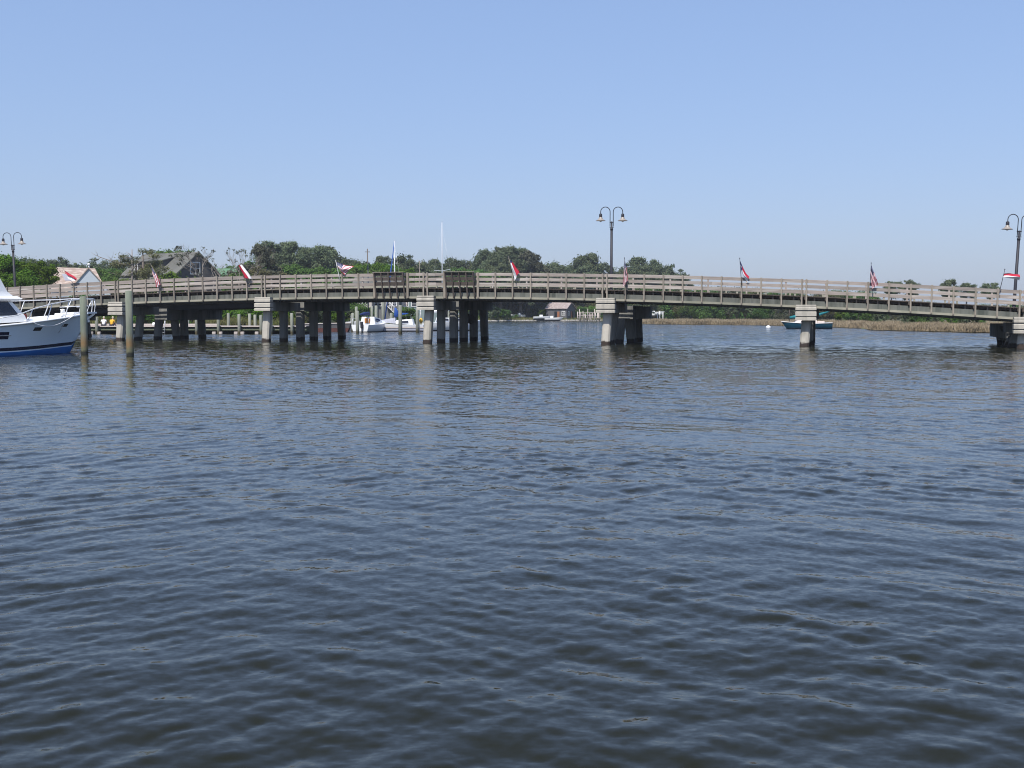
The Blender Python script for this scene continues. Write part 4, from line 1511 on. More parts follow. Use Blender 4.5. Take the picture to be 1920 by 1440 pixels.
# teal sailboat at its mooring, and the buoy
w0 = P(1558, 616.3, 145)
b6 = boat('moored_sloop', (w0.x, 145), R(180), 'dark teal sailboat with teal sail cover moored before the marsh', 'sailboat')
Lb = w0.x - P(1465, 616.3, 145).x
simple_hull(Lb, 2.2, .92, .66, .76, .7, .10, bands=((.06, 1),)).build('hull', [M['tealhull'], M['navy']], b6)
mb = MB()
nn = 14
for side in (-1, 1):
    pts = []
    for i in range(nn + 1):
        u = i / nn
        hb = 1.1 * (.7 + .3 * math.sin(min(1, u / .45) * math.pi / 2)) if u < .45 else 1.1 * max(.015, 1 - ((u - .45) / .55) ** 2.2)
        pts.append((Lb * u, side * hb, float(np.interp(u, [0, .5, 1], [.76, .66, .92])) + .02))
    mb.tube(pts, .055, 6)
mb.build('toe_rail', M['trim'], b6)
mb = MB()
mb.loft([[(2.0, -.75, .68), (4.9, -.5, .78), (4.9, .5, .78), (2.0, .75, .68)], [(2.1, -.65, 1.22), (4.6, -.4, 1.08), (4.6, .4, 1.08), (2.1, .65, 1.22)]])
mb.box((1.0, -.6, .7), (1.95, .6, .98), 0, .05)
mb.build('cabin', pmat('pale_pink_gelcoat', (.74, .62, .56), (.68, .56, .5), 3, rough=.4), b6)
mb = MB()
mb.slab((4.2, .60, .88), (2.6, .74, .86), (2.7, .69, 1.06), (4.1, .56, 1.02), .02)
mb.build('window', M['glass'], b6)
mb = MB()
mb.tube([(4.05, 0, 1.0), (4.05, 0, 2.3)], .07, 8)
mb.tube([(5.55, 0, .85), (5.55, 0, 3.2)], .05, 8)
mb.build('mast', M['bark'], b6)
mb = MB()
mb.tube([(5.5, 0, 1.45), (4.6, 0, 1.60), (3.9, 0, 1.55)], [.16, .26, .2], 10)
mb.tube([(2.9, 0, 1.45), (1.7, .02, 1.85), (.25, .04, 2.28)], [.17, .2, .07], 10)
mb.build('sail_cover', M['tealcanvas'], b6)
bu = MB()
bu.lathe([(0, -.25), (.24, -.18), (.35, 0), (.30, .17), (.15, .29), (0, .32)], n=18)
bp = P(1440.5, 614.5, 152)
tag(bu.build('mooring_buoy', M['white'], None, (bp.x, 152, .05)), 'round white mooring buoy floating left of the teal sailboat', 'buoy')


# ------------------------------------------------------------------ houses
def gable_house(name, loc, rz, Lx, W, ze, zr, wall, roof, label, cat='house', over=.35, z0=.3, rt=.18):
    """Ridge along local x; front is local -y."""
    root = empty(name, (loc[0], loc[1], 0), rz, label=label, cat=cat)
    hx, hy = Lx / 2, W / 2
    wl_ = MB()
    prof = [(-hy, z0), (hy, z0), (hy, ze), (0, zr - .05), (-hy, ze)]
    wl_.loft([[(-hx, y, z) for y, z in prof], [(hx, y, z) for y, z in prof]])
    wl_.build('wall', wall, root)
    rf_ = MB()
    sl = (zr - ze) / hy
    for s in (-1, 1):
        a = (-hx - over, s * (hy + over), ze - sl * over)
        b = (hx + over, s * (hy + over), ze - sl * over)
        c = (hx + over, 0, zr)
        d_ = (-hx - over, 0, zr)
        q = [a, b, c, d_] if s < 0 else [b, a, d_, c]
        q = [Vector(p) + Vector((0, 0, rt)) for p in q]
        rf_.slab(*q, rt)
    rfo = rf_.build('roof', roof, root)
    return root, rfo


def win(parent, c, w, h, face, mull=1, trim=.09):
    """Window on a wall: face is the outward local direction ('-y', '+x', '-x')."""
    fr, gl = MB(), MB()
    def put(mb, u0, u1, v0, v1, d0, d1, mi=0):
        if face == '-y':
            mb.box((c[0] + u0, c[1] - d1, c[2] + v0), (c[0] + u1, c[1] - d0, c[2] + v1), mi)
        elif face == '+x':
            mb.box((c[0] + d0, c[1] + u0, c[2] + v0), (c[0] + d1, c[1] + u1, c[2] + v1), mi)
        else:
            mb.box((c[0] - d1, c[1] + u0, c[2] + v0), (c[0] - d0, c[1] + u1, c[2] + v1), mi)
    put(fr, -w / 2 - trim, w / 2 + trim, h / 2, h / 2 + trim, .003, .07)
    put(fr, -w / 2 - trim * 1.4, w / 2 + trim * 1.4, -h / 2 - trim, -h / 2, .003, .10)
    put(fr, -w / 2 - trim, -w / 2, -h / 2, h / 2, .003, .07)
    put(fr, w / 2, w / 2 + trim, -h / 2, h / 2, .003, .07)
    put(fr, -w / 2, w / 2, -.03, .03, .035, .06)
    for k in range(1, mull):
        x = -w / 2 + w * k / mull
        put(fr, x - .035, x + .035, -h / 2, -.032, .033, .058)
        put(fr, x - .035, x + .035, .032, h / 2, .033, .058)
    o = fr.build('window', M['trim'], parent)
    put(gl, -w / 2, w / 2, -h / 2, h / 2, .003, .03)
    gl.build('pane', M['glass'], o)


# grey shingled house
Y = 172
k = px_m(Y)
c = P(320, 516, Y + 3)
rz = R(-35)
zr, ze = P(320, 474.5, Y).z, P(320, 515, Y).z
h1, _ = gable_house('shingled_house', (c.x, c.y), rz, 13.4, 8.4, ze, zr, M['shingle'], M['roofgrey'], 'grey shingled house with steep grey roof and dormers behind the bridge', over=.3)
for xc, wd in ((1.0, 2.5), (-3.2, 4.0)):
    dm = MB()
    zf = ze + 2.15
    yb = -4.2 + (zf - ze) / (zr - ze) * 4.2 + 1.2
    pr_ = [(-3.3, ze + .55), (-3.3, zf), (-.9, zr - .55), (-.9, zr - .9)]
    dm.loft([[(xc - wd / 2, y, z) for y, z in pr_], [(xc + wd / 2, y, z) for y, z in pr_]])
    dmo = dm.build('dormer', M['shingle'], h1)
    rr = MB()
    rr.slab((xc - wd / 2 - .25, -3.65, zf + .02), (xc + wd / 2 + .25, -3.65, zf + .02), (xc + wd / 2 + .25, -.75, zr - .38), (xc - wd / 2 - .25, -.75, zr - .38), .14)
    rr.build('dormer_roof', M['roofgrey'], dmo)
    win(dmo, (xc - (.1 if xc > 0 else 1.0), -3.3, zf - .95), .62, 1.2, '-y')
win(h1, (6.7, -.6, ze + .95), 1.7, 1.7, '+x', 2, .12)
lw = MB()
lw.slab((-7.2, -6.6, ze - 1.6), (5.4, -6.6, ze - 1.6), (5.4, -4.0, ze - .3), (-7.2, -4.0, ze - .3), .15)
lw.build('porch_roof', M['roofgrey'], h1)
for x in (-6.9, -3, 1, 5.1):
    MB().box((x - .1, -6.4, .5), (x + .1, -6.2, ze - 1.65)).build('porch_post', M['trim'], h1)
for x in (-4.5, -1, 2.5):
    win(h1, (x, -4.2, 4.2), 1.1, 1.6, '-y')

# pale house with worn tan roof
Y = 150
c = P(126, 516, Y + 2)
zr, ze = P(130, 502.5, Y).z, P(130, 548, Y).z
h2, rf2 = gable_house('pale_house', (c.x - .3, c.y + 1.0), R(46), 7.6, 7.0, ze, zr, M['walllight'], M['rooftan'], 'pale blue house with a worn tan roof at far left behind the bridge', over=.12)
wg = MB()
wx = 2.55
pr_ = [(-2.7, .3), (2.7, .3), (2.7, ze), (0, zr - .12), (-2.7, ze)]
ang = R(-62)
rot = Matrix.Rotation(ang, 3, 'Z')
off = Matrix.Rotation(-R(46), 3, 'Z') @ (P(166, 503, Y - 1.2) - Vector((c.x - .3, c.y + 1.0, 0)))
q0 = [Vector((y, 0, z)) for y, z in pr_]
rz_w = Matrix.Rotation(R(-46 + 20), 3, 'Z')
f0 = [rz_w @ p + Vector((off.x, off.y, 0)) for p in q0]
back = rz_w @ Vector((0, 6, 0))
wg.loft([f0, [p + back for p in f0]])
wgo = wg.build('side_wing', M['walllight'], h2)
wr = MB()
for s in (-1, 1):
    a_ = rz_w @ Vector((s * 2.85, -.15, ze - .15)) + Vector((off.x, off.y, 0))
    b_ = rz_w @ Vector((0, -.15, zr - .06)) + Vector((off.x, off.y, 0))
    qq = [a_, a_ + back, b_ + back, b_] if s > 0 else [a_ + back, a_, b_, b_ + back]
    wr.slab(*[p + Vector((0, 0, .14)) for p in qq], .12)
wr.build('wing_roof', M['rooftan'], wgo)
vp = MB()
v0 = off + back * .45
vp.lathe([(.09, zr - .3), (.09, zr + .45)], (v0.x, v0.y, 0), 10)
vp.lathe([(.2, zr + .45), (.2, zr + .62), (.08, zr + .7), (0, zr + .7)], (v0.x, v0.y, 0), 10)
vp.build('roof_vent', M['white'], h2)
sk = MB()
fy = lambda y: ze + (zr - ze) * (1 - abs(y) / 3.5) + .21
sk.slab((-1.3, -2.0, fy(2.0)), (-.3, -2.0, fy(2.0)), (-.3, -1.0, fy(1.0)), (-1.3, -1.0, fy(1.0)), .08)
sk.build('skylight', M['tarp'], h2)
win(h2, (-3.8, -1.2, 5.2), .7, 1.1, '-x')
win(h2, (-3.8, 1.0, 5.2), .7, 1.1, '-x')

# green metal roofed house, half hidden
Y = 192
c = P(430, 516, Y + 3)
zr, ze = P(430, 504, Y).z, P(430, 528, Y).z
h3, r3 = gable_house('green_roofed_house', (c.x, c.y), R(14), 3.6, 7, ze, zr, M['wallgrey'], M['roofgreen'], 'house with a pale green metal roof right of the shingled house', over=.3)
win(h3, (0, -3.5, 4.0), 1.0, 1.3, '-y')
for px in (420, 433):
    q = MB()
    x = (px - 430) * px_m(Y)
    q.lathe([(.22, zr - 1.15), (.2, zr - .75), (.1, zr - .65), (0, zr - .65)], (x, -1.6, 0), 8)
    q.build('roof_vent', M['bronze'], h3)

# marina houses
Y = 166
def mk(px0, px1, yr, ye, wall, roof, label, rzd=0, dy=0.0):
    c_ = P((px0 + px1) / 2, 580, Y + dy)
    w_ = (px1 - px0) * px_m(Y + dy)
    return gable_house('marina_house', (c_.x, c_.y + 3), R(rzd), w_, 6.0, P(700, ye, Y + dy).z, P(700, yr, Y + dy).z, wall, roof, label, over=.25)[0], w_
m1, w_ = mk(664, 697, 519, 534, M['wallbeige'], M['roofgrey'], 'beige house with a row of three windows behind the marina')
for i, px in enumerate((676.5, 682.5, 688.5)):
    win(m1, ((px - 680.5) * px_m(Y), -3.0, P(680, 566, Y).z), .34, .62, '-y')
for px in (673, 688):
    win(m1, ((px - 680.5) * px_m(Y), -3.0, P(680, 548, Y).z), .7, .9, '-y')
MB().box((.25, -3.05, .7), (1.35, -3.003, P(680, 577, Y).z)).build('garage_opening', M['glass'], m1)  # flat dark panel for the unlit inside of the open garage
m2, w_ = mk(699, 748, 520, 540, M['wallgrey'], M['roofgrey'], 'dark grey house with outside stairs behind the blue-sailed sloop', dy=2)
for px in (705, 712, 728, 740):
    win(m2, ((px - 723.5) * px_m(Y), -3.0, P(680, 568, Y).z), .5, .8, '-y')
sx = MB()
for dz_ in (0.0, .95):
    sx.bar((.1, -3.9, 3.35 + dz_), (2.3, -3.9, 1.2 + dz_), .08, .09)
for k_ in range(6):
    x = .25 + k_ * .36
    sx.bar((x, -3.9, 3.2 - k_ * .352), (x, -3.9, 4.2 - k_ * .352), .05, .05)
sx.build('stair_rail', M['trim'], m2)
sx = MB()
for k_ in range(12):
    sx.box((.1 + k_ * .185, -3.85, 3.3 - k_ * .18), (.36 + k_ * .185, -3.05, 3.36 - k_ * .18))
sx.bar((.1, -3.1, 3.3), (2.3, -3.1, 1.2), .06, .22)
sx.build('stair', M['dockboard'], m2)
m3, w_ = mk(751, 820, 541, 556, pmat('grey_teal_siding', (.20, .25, .255), (.16, .21, .215), 3, (.3, .3, 6), .85), M['roofpink'], 'grey-teal house with white window trim left of the middle pier', dy=4)
for px in (776.5, 760, 800):
    win(m3, ((px - 785.5) * px_m(Y), -3.0, P(680, 569.5, Y).z), .75, .62, '-y')
bw_ = MB().box(((753 - 785.5) * px_m(Y), -3.04, P(680, 574, Y).z), ((763 - 785.5) * px_m(Y), -3.003, P(680, 563, Y).z))
bw_.build('tan_panel', M['wallpink'], m3)

# pale stucco hut in the shrubs
c = P(416, 585, 150)
m4, _ = gable_house('stucco_hut', (c.x, c.y + 1), R(12), 1.25, 2.2, 2.9, 3.5, M['wallpink'], M['roofpink'], 'tiny pale stucco hut with one dark window among the shrubs', cat='hut', over=.12, rt=.08)
MB().box((-.12, -1.16, 2.15), (.12, -1.103, 2.42)).build('window', M['glass'], m4)

# boathouse on the far shore
Y = 305
c = P(1052, 590, Y)
zr, ze = P(1050, 567.3, Y).z, P(1050, 578.6, Y).z
bh, rb_ = gable_house('boathouse', (c.x, c.y + 2), R(-27), 6.2, 6.0, ze, zr, M['wallshed'], M['roofpink'], 'small dark grey boathouse with a pale shake roof on the far shore', cat='boathouse', over=.35, z0=-.2)
MB().box((-.55, -3.06, .4), (.2, -3.003, 2.6)).build('doorway', M['glass'], bh)
MB().box((.35, -3.12, .4), (1.0, -3.003, 2.55)).build('door', M['doororange'], bh)
win(bh, (2.2, -3.0, 2.1), .75, .95, '-y', 2, .14)
win(bh, (3.1, -1.6, 2.1), .6, .9, '+x', 1, .14)
MB().box((3.103, -.05, .4), (3.18, .75, 2.6)).build('door', M['doororange'], bh)
MB().box((3.103, .78, .4), (3.15, 1.5, 2.6)).build('doorway', M['glass'], bh)

# ------------------------------------------------------------------ small things along the far shore
def shore_boat(px, py, Y, L, rzd, label, mats=('white', 'greyhull')):
    b_ = P(px, py, Y)
    r = empty('skiff', (b_.x, Y, max(b_.z, 0.0)), R(rzd), label=label, cat='boat', group='small boats on the far shore')
    simple_hull(L, L * .32, .75, .6, .55, .85, bands=((.05, 1),), n=8).build('hull', [M[mats[0]], M[mats[1]]], r)
    MB().box((L * .3, -L * .1, .5), (L * .45, L * .1, 1.05), 0, .04).build('console', M['white'], r)
    return r


shore_boat(1000, 597.5, 297, 5.6, 8, 'long white skiff drawn up on the far shore, left of the boathouse')
shore_boat(985, 594, 306, 4.6, 170, 'white skiff lying behind the long skiff on the far bank')
shore_boat(1022, 600, 295, 5.0, -12, 'white skiff at the water edge just left of the boathouse')
shore_boat(1212, 590, 250, 4.2, 5, 'white motorboat beyond the marsh, left one of two')
shore_boat(1228, 591.5, 248, 3.2, 160, 'small pinkish white boat beyond the marsh, right one of two')
c = P(973, 590, 318)
sh_, _ = gable_house('white_shed', (c.x, c.y), R(-18), 3.4, 2.4, 2.35, 3.1, M['trim'], M['trim'], 'low white shed half hidden by shrubs on the far shore', cat='shed', over=.15, rt=.08)
MB().box((-.4, -1.26, .4), (.4, -1.203, 1.9)).build('door', M['tarp'], sh_)
jt = empty('jetty', (P(1105, 600, 297).x, 297, 0), 0, label='rickety pale jetty with many thin posts right of the boathouse', cat='jetty')
MB().box((-3.2, 0, .75), (3.2, 1.6, .87)).build('deck', M['dockboard'], jt)
for i in range(15):
    x = -3.1 + i * .44 + rng.uniform(-.1, .1)
    z = rng.uniform(1.3, 3.3)
    mb = MB()
    mb.tube([(x, rng.choice([-.1, 1.65]), -.6), (x + rng.uniform(-.12, .12), rng.choice([-.1, 1.65]) * 1.0, z)], .10, 6)
    mb.build('post', M['dockboard'], jt)
mb = MB()
for z in (1.5, 2.2):
    mb.bar((-3, 1.62, z), (3, 1.62, z + .1), .05, .12)
mb.build('cross_rail', M['dockboard'], jt)
for i, (px, yt) in enumerate(((1197, 584), (1203, 586), (1233, 586), (1237, 583), (1243, 585))):
    b_ = P(px, 594, 238)
    mb = MB()
    mb.lathe([(.09, -.5), (.08, P(px, yt, 238).z), (0, P(px, yt, 238).z)], n=7)
    tag(mb.build('shore_post', M['trim'], None, (b_.x, 238, 0)), 'thin pale post at the landing beyond the left end of the marsh', 'post', 'thin pale posts at the landing beyond the marsh')
mb = MB()
for i in range(60):                       # a low bank of pale stones along the far water's edge: nobody would count them
    pass
rv, rf_ = [], []
ico = [(0, 0, 1), (.9, 0, .45), (.28, .85, .45), (-.72, .53, .45), (-.72, -.53, .45), (.28, -.85, .45), (.72, .53, -.45), (-.28, .85, -.45), (-.9, 0, -.45), (-.28, -.85, -.45), (.72, -.53, -.45), (0, 0, -1)]
icf = [(0, 1, 2), (0, 2, 3), (0, 3, 4), (0, 4, 5), (0, 5, 1), (1, 6, 2), (2, 7, 3), (3, 8, 4), (4, 9, 5), (5, 10, 1), (6, 7, 2), (7, 8, 3), (8, 9, 4), (9, 10, 5), (10, 6, 1), (11, 7, 6), (11, 8, 7), (11, 9, 8), (11, 10, 9), (11, 6, 10)]
mb = MB()
for i in range(420):
    px = rng.uniform(880, 1140)
    Y_ = shore_y(px) + rng.uniform(-.6, 1.2)
    p = P(px, 600, Y_)
    sc = rng.uniform(.15, .5)
    mb.add([(p.x + v[0] * sc * rng.uniform(.8, 1.4), Y_ + v[1] * sc, .05 + v[2] * sc * .7) for v in ico], icf)
for i in range(260):
    px = rng.uniform(905, 965)
    p = P(px, 589, 322 + rng.uniform(-1, 1))
    sc = rng.uniform(.2, .45)
    mb.add([(p.x + v[0] * sc * 1.3, p.y + v[1] * sc, 1.75 + v[2] * sc * .7) for v in ico], icf)
tag(mb.build('riprap', M['stone']), 'bank of pale broken stones along the far shoreline', 'stones', kind='stuff')

# ------------------------------------------------------------------ vegetation
def leaf_cloud(centres, radii, counts, size, flat=0.75, up=0.0):
    """Many small leaf-sized quads in lumpy clumps; returns verts and faces."""
    Vs = []
    for c, r, n in zip(centres, radii, counts):
        d = npr.randn(n, 3)
        d /= np.linalg.norm(d, axis=1)[:, None]
        rad = r * np.where(npr.rand(n) < .72, npr.rand(n) ** .45, .75 + .5 * np.abs(npr.randn(n)))
        p = np.array(c) + d * rad[:, None] * np.array([1, 1, flat])
        a = npr.randn(n, 3)
        a[:, 2] *= 0.8
        # leaves face roughly outwards from their clump, with scatter
        nn = d * 0.9 + npr.randn(n, 3) * 0.55 + np.array([0, 0, 0.25 + up])
        nn /= np.linalg.norm(nn, axis=1)[:, None]
        t = np.cross(nn, a)
        t /= np.linalg.norm(t, axis=1)[:, None] + 1e-9
        b = np.cross(nn, t)
        s = size * (0.6 + 0.8 * npr.rand(n))[:, None]
        t, b = t * s, b * s * 0.62
        Vs.append(np.stack([p - t, p - b, p + t, p + b], 1).reshape(-1, 3))
    V = np.concatenate(Vs)
    return V, np.arange(len(V)).reshape(-1, 4)


def limb(mb, a, b, r0, r1, bend=0.06, n=4, sides=6):
    a, b = Vector(a), Vector(b)
    L = (b - a).length
    pts, rad = [], []
    for i in range(n + 1):
        f = i / n
        j = Vector((rng.uniform(-1, 1), rng.uniform(-1, 1), rng.uniform(-.5, .5))) * L * bend * math.sin(math.pi * f)
        pts.append(a.lerp(b, f) + j)
        rad.append(r0 + (r1 - r0) * f)
    mb.tube(pts, rad, sides)
    return pts[-1]


def pine_proto(H, wide, dense, seed, low=0.30, mat='pine', leaf=0.19, bare_side=False, per=125):
    rng.seed(seed)
    npr.seed(seed)
    tr = MB()
    r0 = 0.018 * H + 0.05
    lean = Vector((rng.uniform(-.02, .02) * H, rng.uniform(-.02, .02) * H, 0))
    tp = [Vector((0, 0, -.3)), Vector((0, 0, H * .3)) + lean * .3, Vector((0, 0, H * .65)) + lean * .7 + Vector((rng.uniform(-.01, .01) * H, 0, 0)), Vector((0, 0, H * .95)) + lean]
    tr.tube(tp, [r0 * 1.25, r0, r0 * .6, r0 * .15], 8)
    cs, rs, ns = [], [], []
    nb = int(44 * dense)
    for i in range(nb):
        f = low + (0.97 - low) * (i + rng.random() * .8) / nb
        q = (f - low) / (1 - low)
        prof = wide * H * (0.35 + 0.9 * math.sin(math.pi * (0.18 + 0.72 * q)) ** 1.1) * (1.0 if q < .8 else 1.0 - (q - .8) * 2.4)
        ln = prof * rng.uniform(.45, 1.1)
        a = rng.uniform(0, 2 * math.pi)
        if bare_side and math.cos(a) > .3 and rng.random() < .6:
            continue
        base = Vector((0, 0, H * f * .97)) + lean * f
        tip = base + Vector((math.cos(a) * ln, math.sin(a) * ln, ln * rng.uniform(.05, .5)))
        limb(tr, base, tip, r0 * .28 * (1.2 - q), .02, .08, 3, 5)
        for k_ in range(rng.choice([1, 2, 2, 3])):
            t = rng.uniform(.55, 1.05)
            c = base.lerp(tip, t) + Vector((rng.uniform(-1, 1), rng.uniform(-1, 1), rng.uniform(-.2, .6))) * .03 * H
            r = H * rng.uniform(.038, .075) * (1.1 if q < .75 else .9)
            cs.append(c); rs.append(r); ns.append(int(per * dense * (r / (.05 * H)) ** 2))
    cs.append(Vector((0, 0, H * .955)) + lean); rs.append(H * .05); ns.append(130)
    V, Fc = leaf_cloud(cs, rs, ns, leaf, .78, .2)
    return tr.mesh('trunk', M['bark']), np_mesh('crown', V, Fc, M[mat])


def broad_proto(H, wide, seed, mat='oak', leaf=0.2, low=.28, n=84, per=140, gap=.25):
    rng.seed(seed)
    npr.seed(seed)
    tr = MB()
    r0 = 0.022 * H + .06
    fork = Vector((rng.uniform(-.04, .04) * H, 0, low * H))
    tr.tube([(0, 0, -.3), fork * .5, fork], [r0 * 1.3, r0, r0 * .85], 8)
    lobes = []
    for i in range(7):
        a = 2 * math.pi * i / 7 + rng.uniform(-.4, .4)
        rr = wide * H * rng.uniform(.35, .75)
        lobes.append((Vector((math.cos(a) * rr, math.sin(a) * rr, H * rng.uniform(.45, .78))), H * rng.uniform(.15, .24)))
    lobes.append((Vector((rng.uniform(-.1, .1) * H, 0, H * .82)), H * .17))
    cs, rs, ns = [], [], []
    for c, R_ in lobes:
        limb(tr, fork, c, r0 * .5, .03, .08, 4, 6)
        for k_ in range(n // len(lobes)):
            d = Vector((rng.gauss(0, 1), rng.gauss(0, 1), rng.gauss(.25, .8))).normalized()
            p = c + d * R_ * rng.uniform(.45, 1.05)
            if p.z > H * .985 or p.z < low * H * .8:
                continue
            if rng.random() < .35:
                limb(tr, c, p, r0 * .16, .015, .1, 2, 4)
            r = H * rng.uniform(.045, .085)
            cs.append(p); rs.append(r); ns.append(int(per * (r / (.065 * H)) ** 2))
    V, Fc = leaf_cloud(cs, rs, ns, leaf, .75, .1)
    return tr.mesh('trunk', M['bark']), np_mesh('crown', V, Fc, M[mat])


def bush_proto(H, W, seed, mat='olive', leaf=.12, n=26, per=120):
    rng.seed(seed)
    npr.seed(seed)
    tr = MB()
    cs, rs, ns = [], [], []
    for i in range(6):
        a = rng.uniform(0, 6.28)
        limb(tr, (0, 0, -.2), (math.cos(a) * W * .3, math.sin(a) * W * .3, H * rng.uniform(.5, .8)), .05, .015, .1, 3, 5)
    for i in range(n):
        a, q = rng.uniform(0, 6.28), rng.random() ** .6
        z = H * rng.uniform(.08, .92)
        rr = W * .5 * q * math.sqrt(max(.1, 1 - (z / H) ** 2.2))
        r = min(W, H) * rng.uniform(.10, .2)
        cs.append((math.cos(a) * rr, math.sin(a) * rr, z)); rs.append(r); ns.append(int(per * (r / (.15 * min(W, H))) ** 2))
    V, Fc = leaf_cloud(cs, rs, ns, leaf, .85, .1)
    return tr.mesh('stem', M['bark']), np_mesh('foliage', V, Fc, M[mat])


def bare_proto(H, seed, leafy=0.3, mat='greyleaf', leaf=.10, depth=5, side=0.0, spread=.55):
    rng.seed(seed)
    npr.seed(seed)
    tr = MB()
    tips = []

    def grow(p, d, L, r, k):
        q = p + d * L
        m = p.lerp(q, .5) + Vector((rng.uniform(-1, 1), rng.uniform(-1, 1), rng.uniform(-1, 1))) * L * .08
        tr.tube([p, m, q], [r, r * .85, r * .66], 6 if k > 2 else 4, 0, True, False)
        if k == 0:
            tips.append(q)
            return
        for i in range(rng.choice([2, 2, 3])):
            nd = (d + Vector((rng.uniform(-1, 1) + side * .4, rng.uniform(-1, 1), rng.uniform(-.35, .7))) * spread * 1.25).normalized()
            grow(q, nd, L * rng.uniform(.62, .86), r * .62, k - 1)
    grow(Vector((0, 0, -.2)), Vector((0, 0, 1)), H * .32, .012 * H + .04, depth)
    me = tr.mesh('trunk', M['palebark'])
    cs = [t for t in tips if rng.random() < leafy]
    if not cs:
        cs = tips[:2]
    V, Fc = leaf_cloud(cs, [H * .03] * len(cs), [14] * len(cs), leaf, .8, .2)
    return me, np_mesh('crown', V, Fc, M[mat])


PROTO = {
    'pine': [(14.0, pine_proto(14, .17, 1.0, 1)), (14.0, pine_proto(14, .15, 1.15, 2)), (14.0, pine_proto(14, .2, 1.1, 3, .36)), (14.0, pine_proto(14, .165, 1.25, 4, .3))],
    'head': [(14.0, pine_proto(14, .125, .8, 61, .5)), (14.0, pine_proto(14, .14, .75, 62, .55)), (14.0, pine_proto(14, .115, .8, 63, .45)), (14.0, pine_proto(14, .15, .7, 64, .58))],
    'tuft': [(10.0, pine_proto(10, .19, .8, 5, .55, leaf=.16)), (10.0, pine_proto(10, .22, .7, 6, .6, leaf=.16))],
    'broad': [(11.0, broad_proto(11, .48, 7)), (11.0, broad_proto(11, .56, 8)), (11.0, broad_proto(11, .5, 9, low=.2))],
    'dark': [(13.0, broad_proto(13, .42, 10, 'pine')), (13.0, broad_proto(13, .5, 11, 'pine', low=.2)), (13.0, broad_proto(13, .4, 12, 'pine', n=70))],
    'bright': [(8.0, broad_proto(8, .52, 13, 'bright', .10, .2, per=330)), (8.0, broad_proto(8, .46, 14, 'bright', .10, .2, per=330))],
    'bush': [(2.6, bush_proto(2.6, 3.6, 15, 'oak', .08, 26, 240)), (2.6, bush_proto(2.6, 3.2, 16, 'bright', .08, 26, 240)), (2.6, bush_proto(2.6, 4.0, 17, 'bright', .08, 26, 240)), (2.6, bush_proto(2.6, 3.6, 18, 'pine'))],
    'grey': [(9.0, pine_proto(9, .24, 1.0, 19, .2, 'greyleaf', .14, True))],
    'sparse': [(9.0, pine_proto(9, .24, .42, 51, .32, 'olive', .075, per=330)), (9.0, pine_proto(9, .26, .36, 52, .35, 'olive', .075, per=330))],
    'bare': [(8.0, bare_proto(8, 20, .35)), (8.0, bare_proto(8, 23, .12, spread=.6)), (8.0, bare_proto(8, 27, .2))],
    'thicket': [(8.0, bush_proto(8, 10, 40, 'oak', .17, 95, 130)), (8.0, bush_proto(8, 9, 41, 'oak', .17, 95, 130)), (8.0, bush_proto(8, 10, 42, 'greyleaf', .17, 95, 130)), (8.0, bush_proto(8, 9, 43, 'olive', .17, 95, 130))],
    'scrub': [(6.0, broad_proto(6, .5, 30, 'greyleaf', .13, .15)), (6.0, broad_proto(6, .5, 31, 'olive', .13, .15)), (6.0, broad_proto(6, .45, 32, 'pine', .13, .15)), (6.0, broad_proto(6, .5, 33, 'oak', .13, .15))],
}


def plant(kind, px, ytop, Y, label, group=None, wide=1.0, var=None, name=None, cat='tree', base=None, rot=None):
    vs_ = PROTO[kind]
    h0, (tm, cm) = vs_[(rng.randrange(len(vs_)) if var is None else var % len(vs_))]
    b = P(px, 590, Y)
    z0 = .55 if base is None else base
    H = P(px, ytop, Y).z - z0
    root = empty(name or {'pine': 'pine_tree', 'tuft': 'pine_tree', 'head': 'pine_tree', 'bush': 'bush', 'scrub': 'shrub', 'thicket': 'shrub'}.get(kind, 'tree'), (b.x, Y, z0), rng.uniform(0, 6.28) if rot is None else rot, label=label, cat=cat, group=group)
    k_ = H / h0
    root.scale = (k_ * wide, k_ * wide, k_)
    o1 = link(tm.name.split('.')[0], tm, root)
    o2 = link(cm.name.split('.')[0], cm, root)
    return root


rng.seed(77)
NUM = ['first', 'second', 'third', 'fourth', 'fifth', 'sixth', 'seventh', 'eighth', 'ninth', 'tenth', 'eleventh', 'twelfth', 'thirteenth', 'fourteenth', 'fifteenth', 'sixteenth', 'seventeenth',
       'eighteenth', 'nineteenth', 'twentieth', 'twenty-first', 'twenty-second']


def row(items, kind, look, where, group, **kw):
    """Trees of one stand from left to right; each label counts along the stand."""
    for i, it in enumerate(items):
        px, yt, Y = it[:3]
        w = it[3] if len(it) > 3 else 1.0
        lab = look + ', ' + (where % NUM[i] if len(items) > 1 else where.replace('%s from the left ', ''))
        plant(kind, px, yt, shore_y(px) + Y if Y < 60 else Y, lab, group, w, **kw)


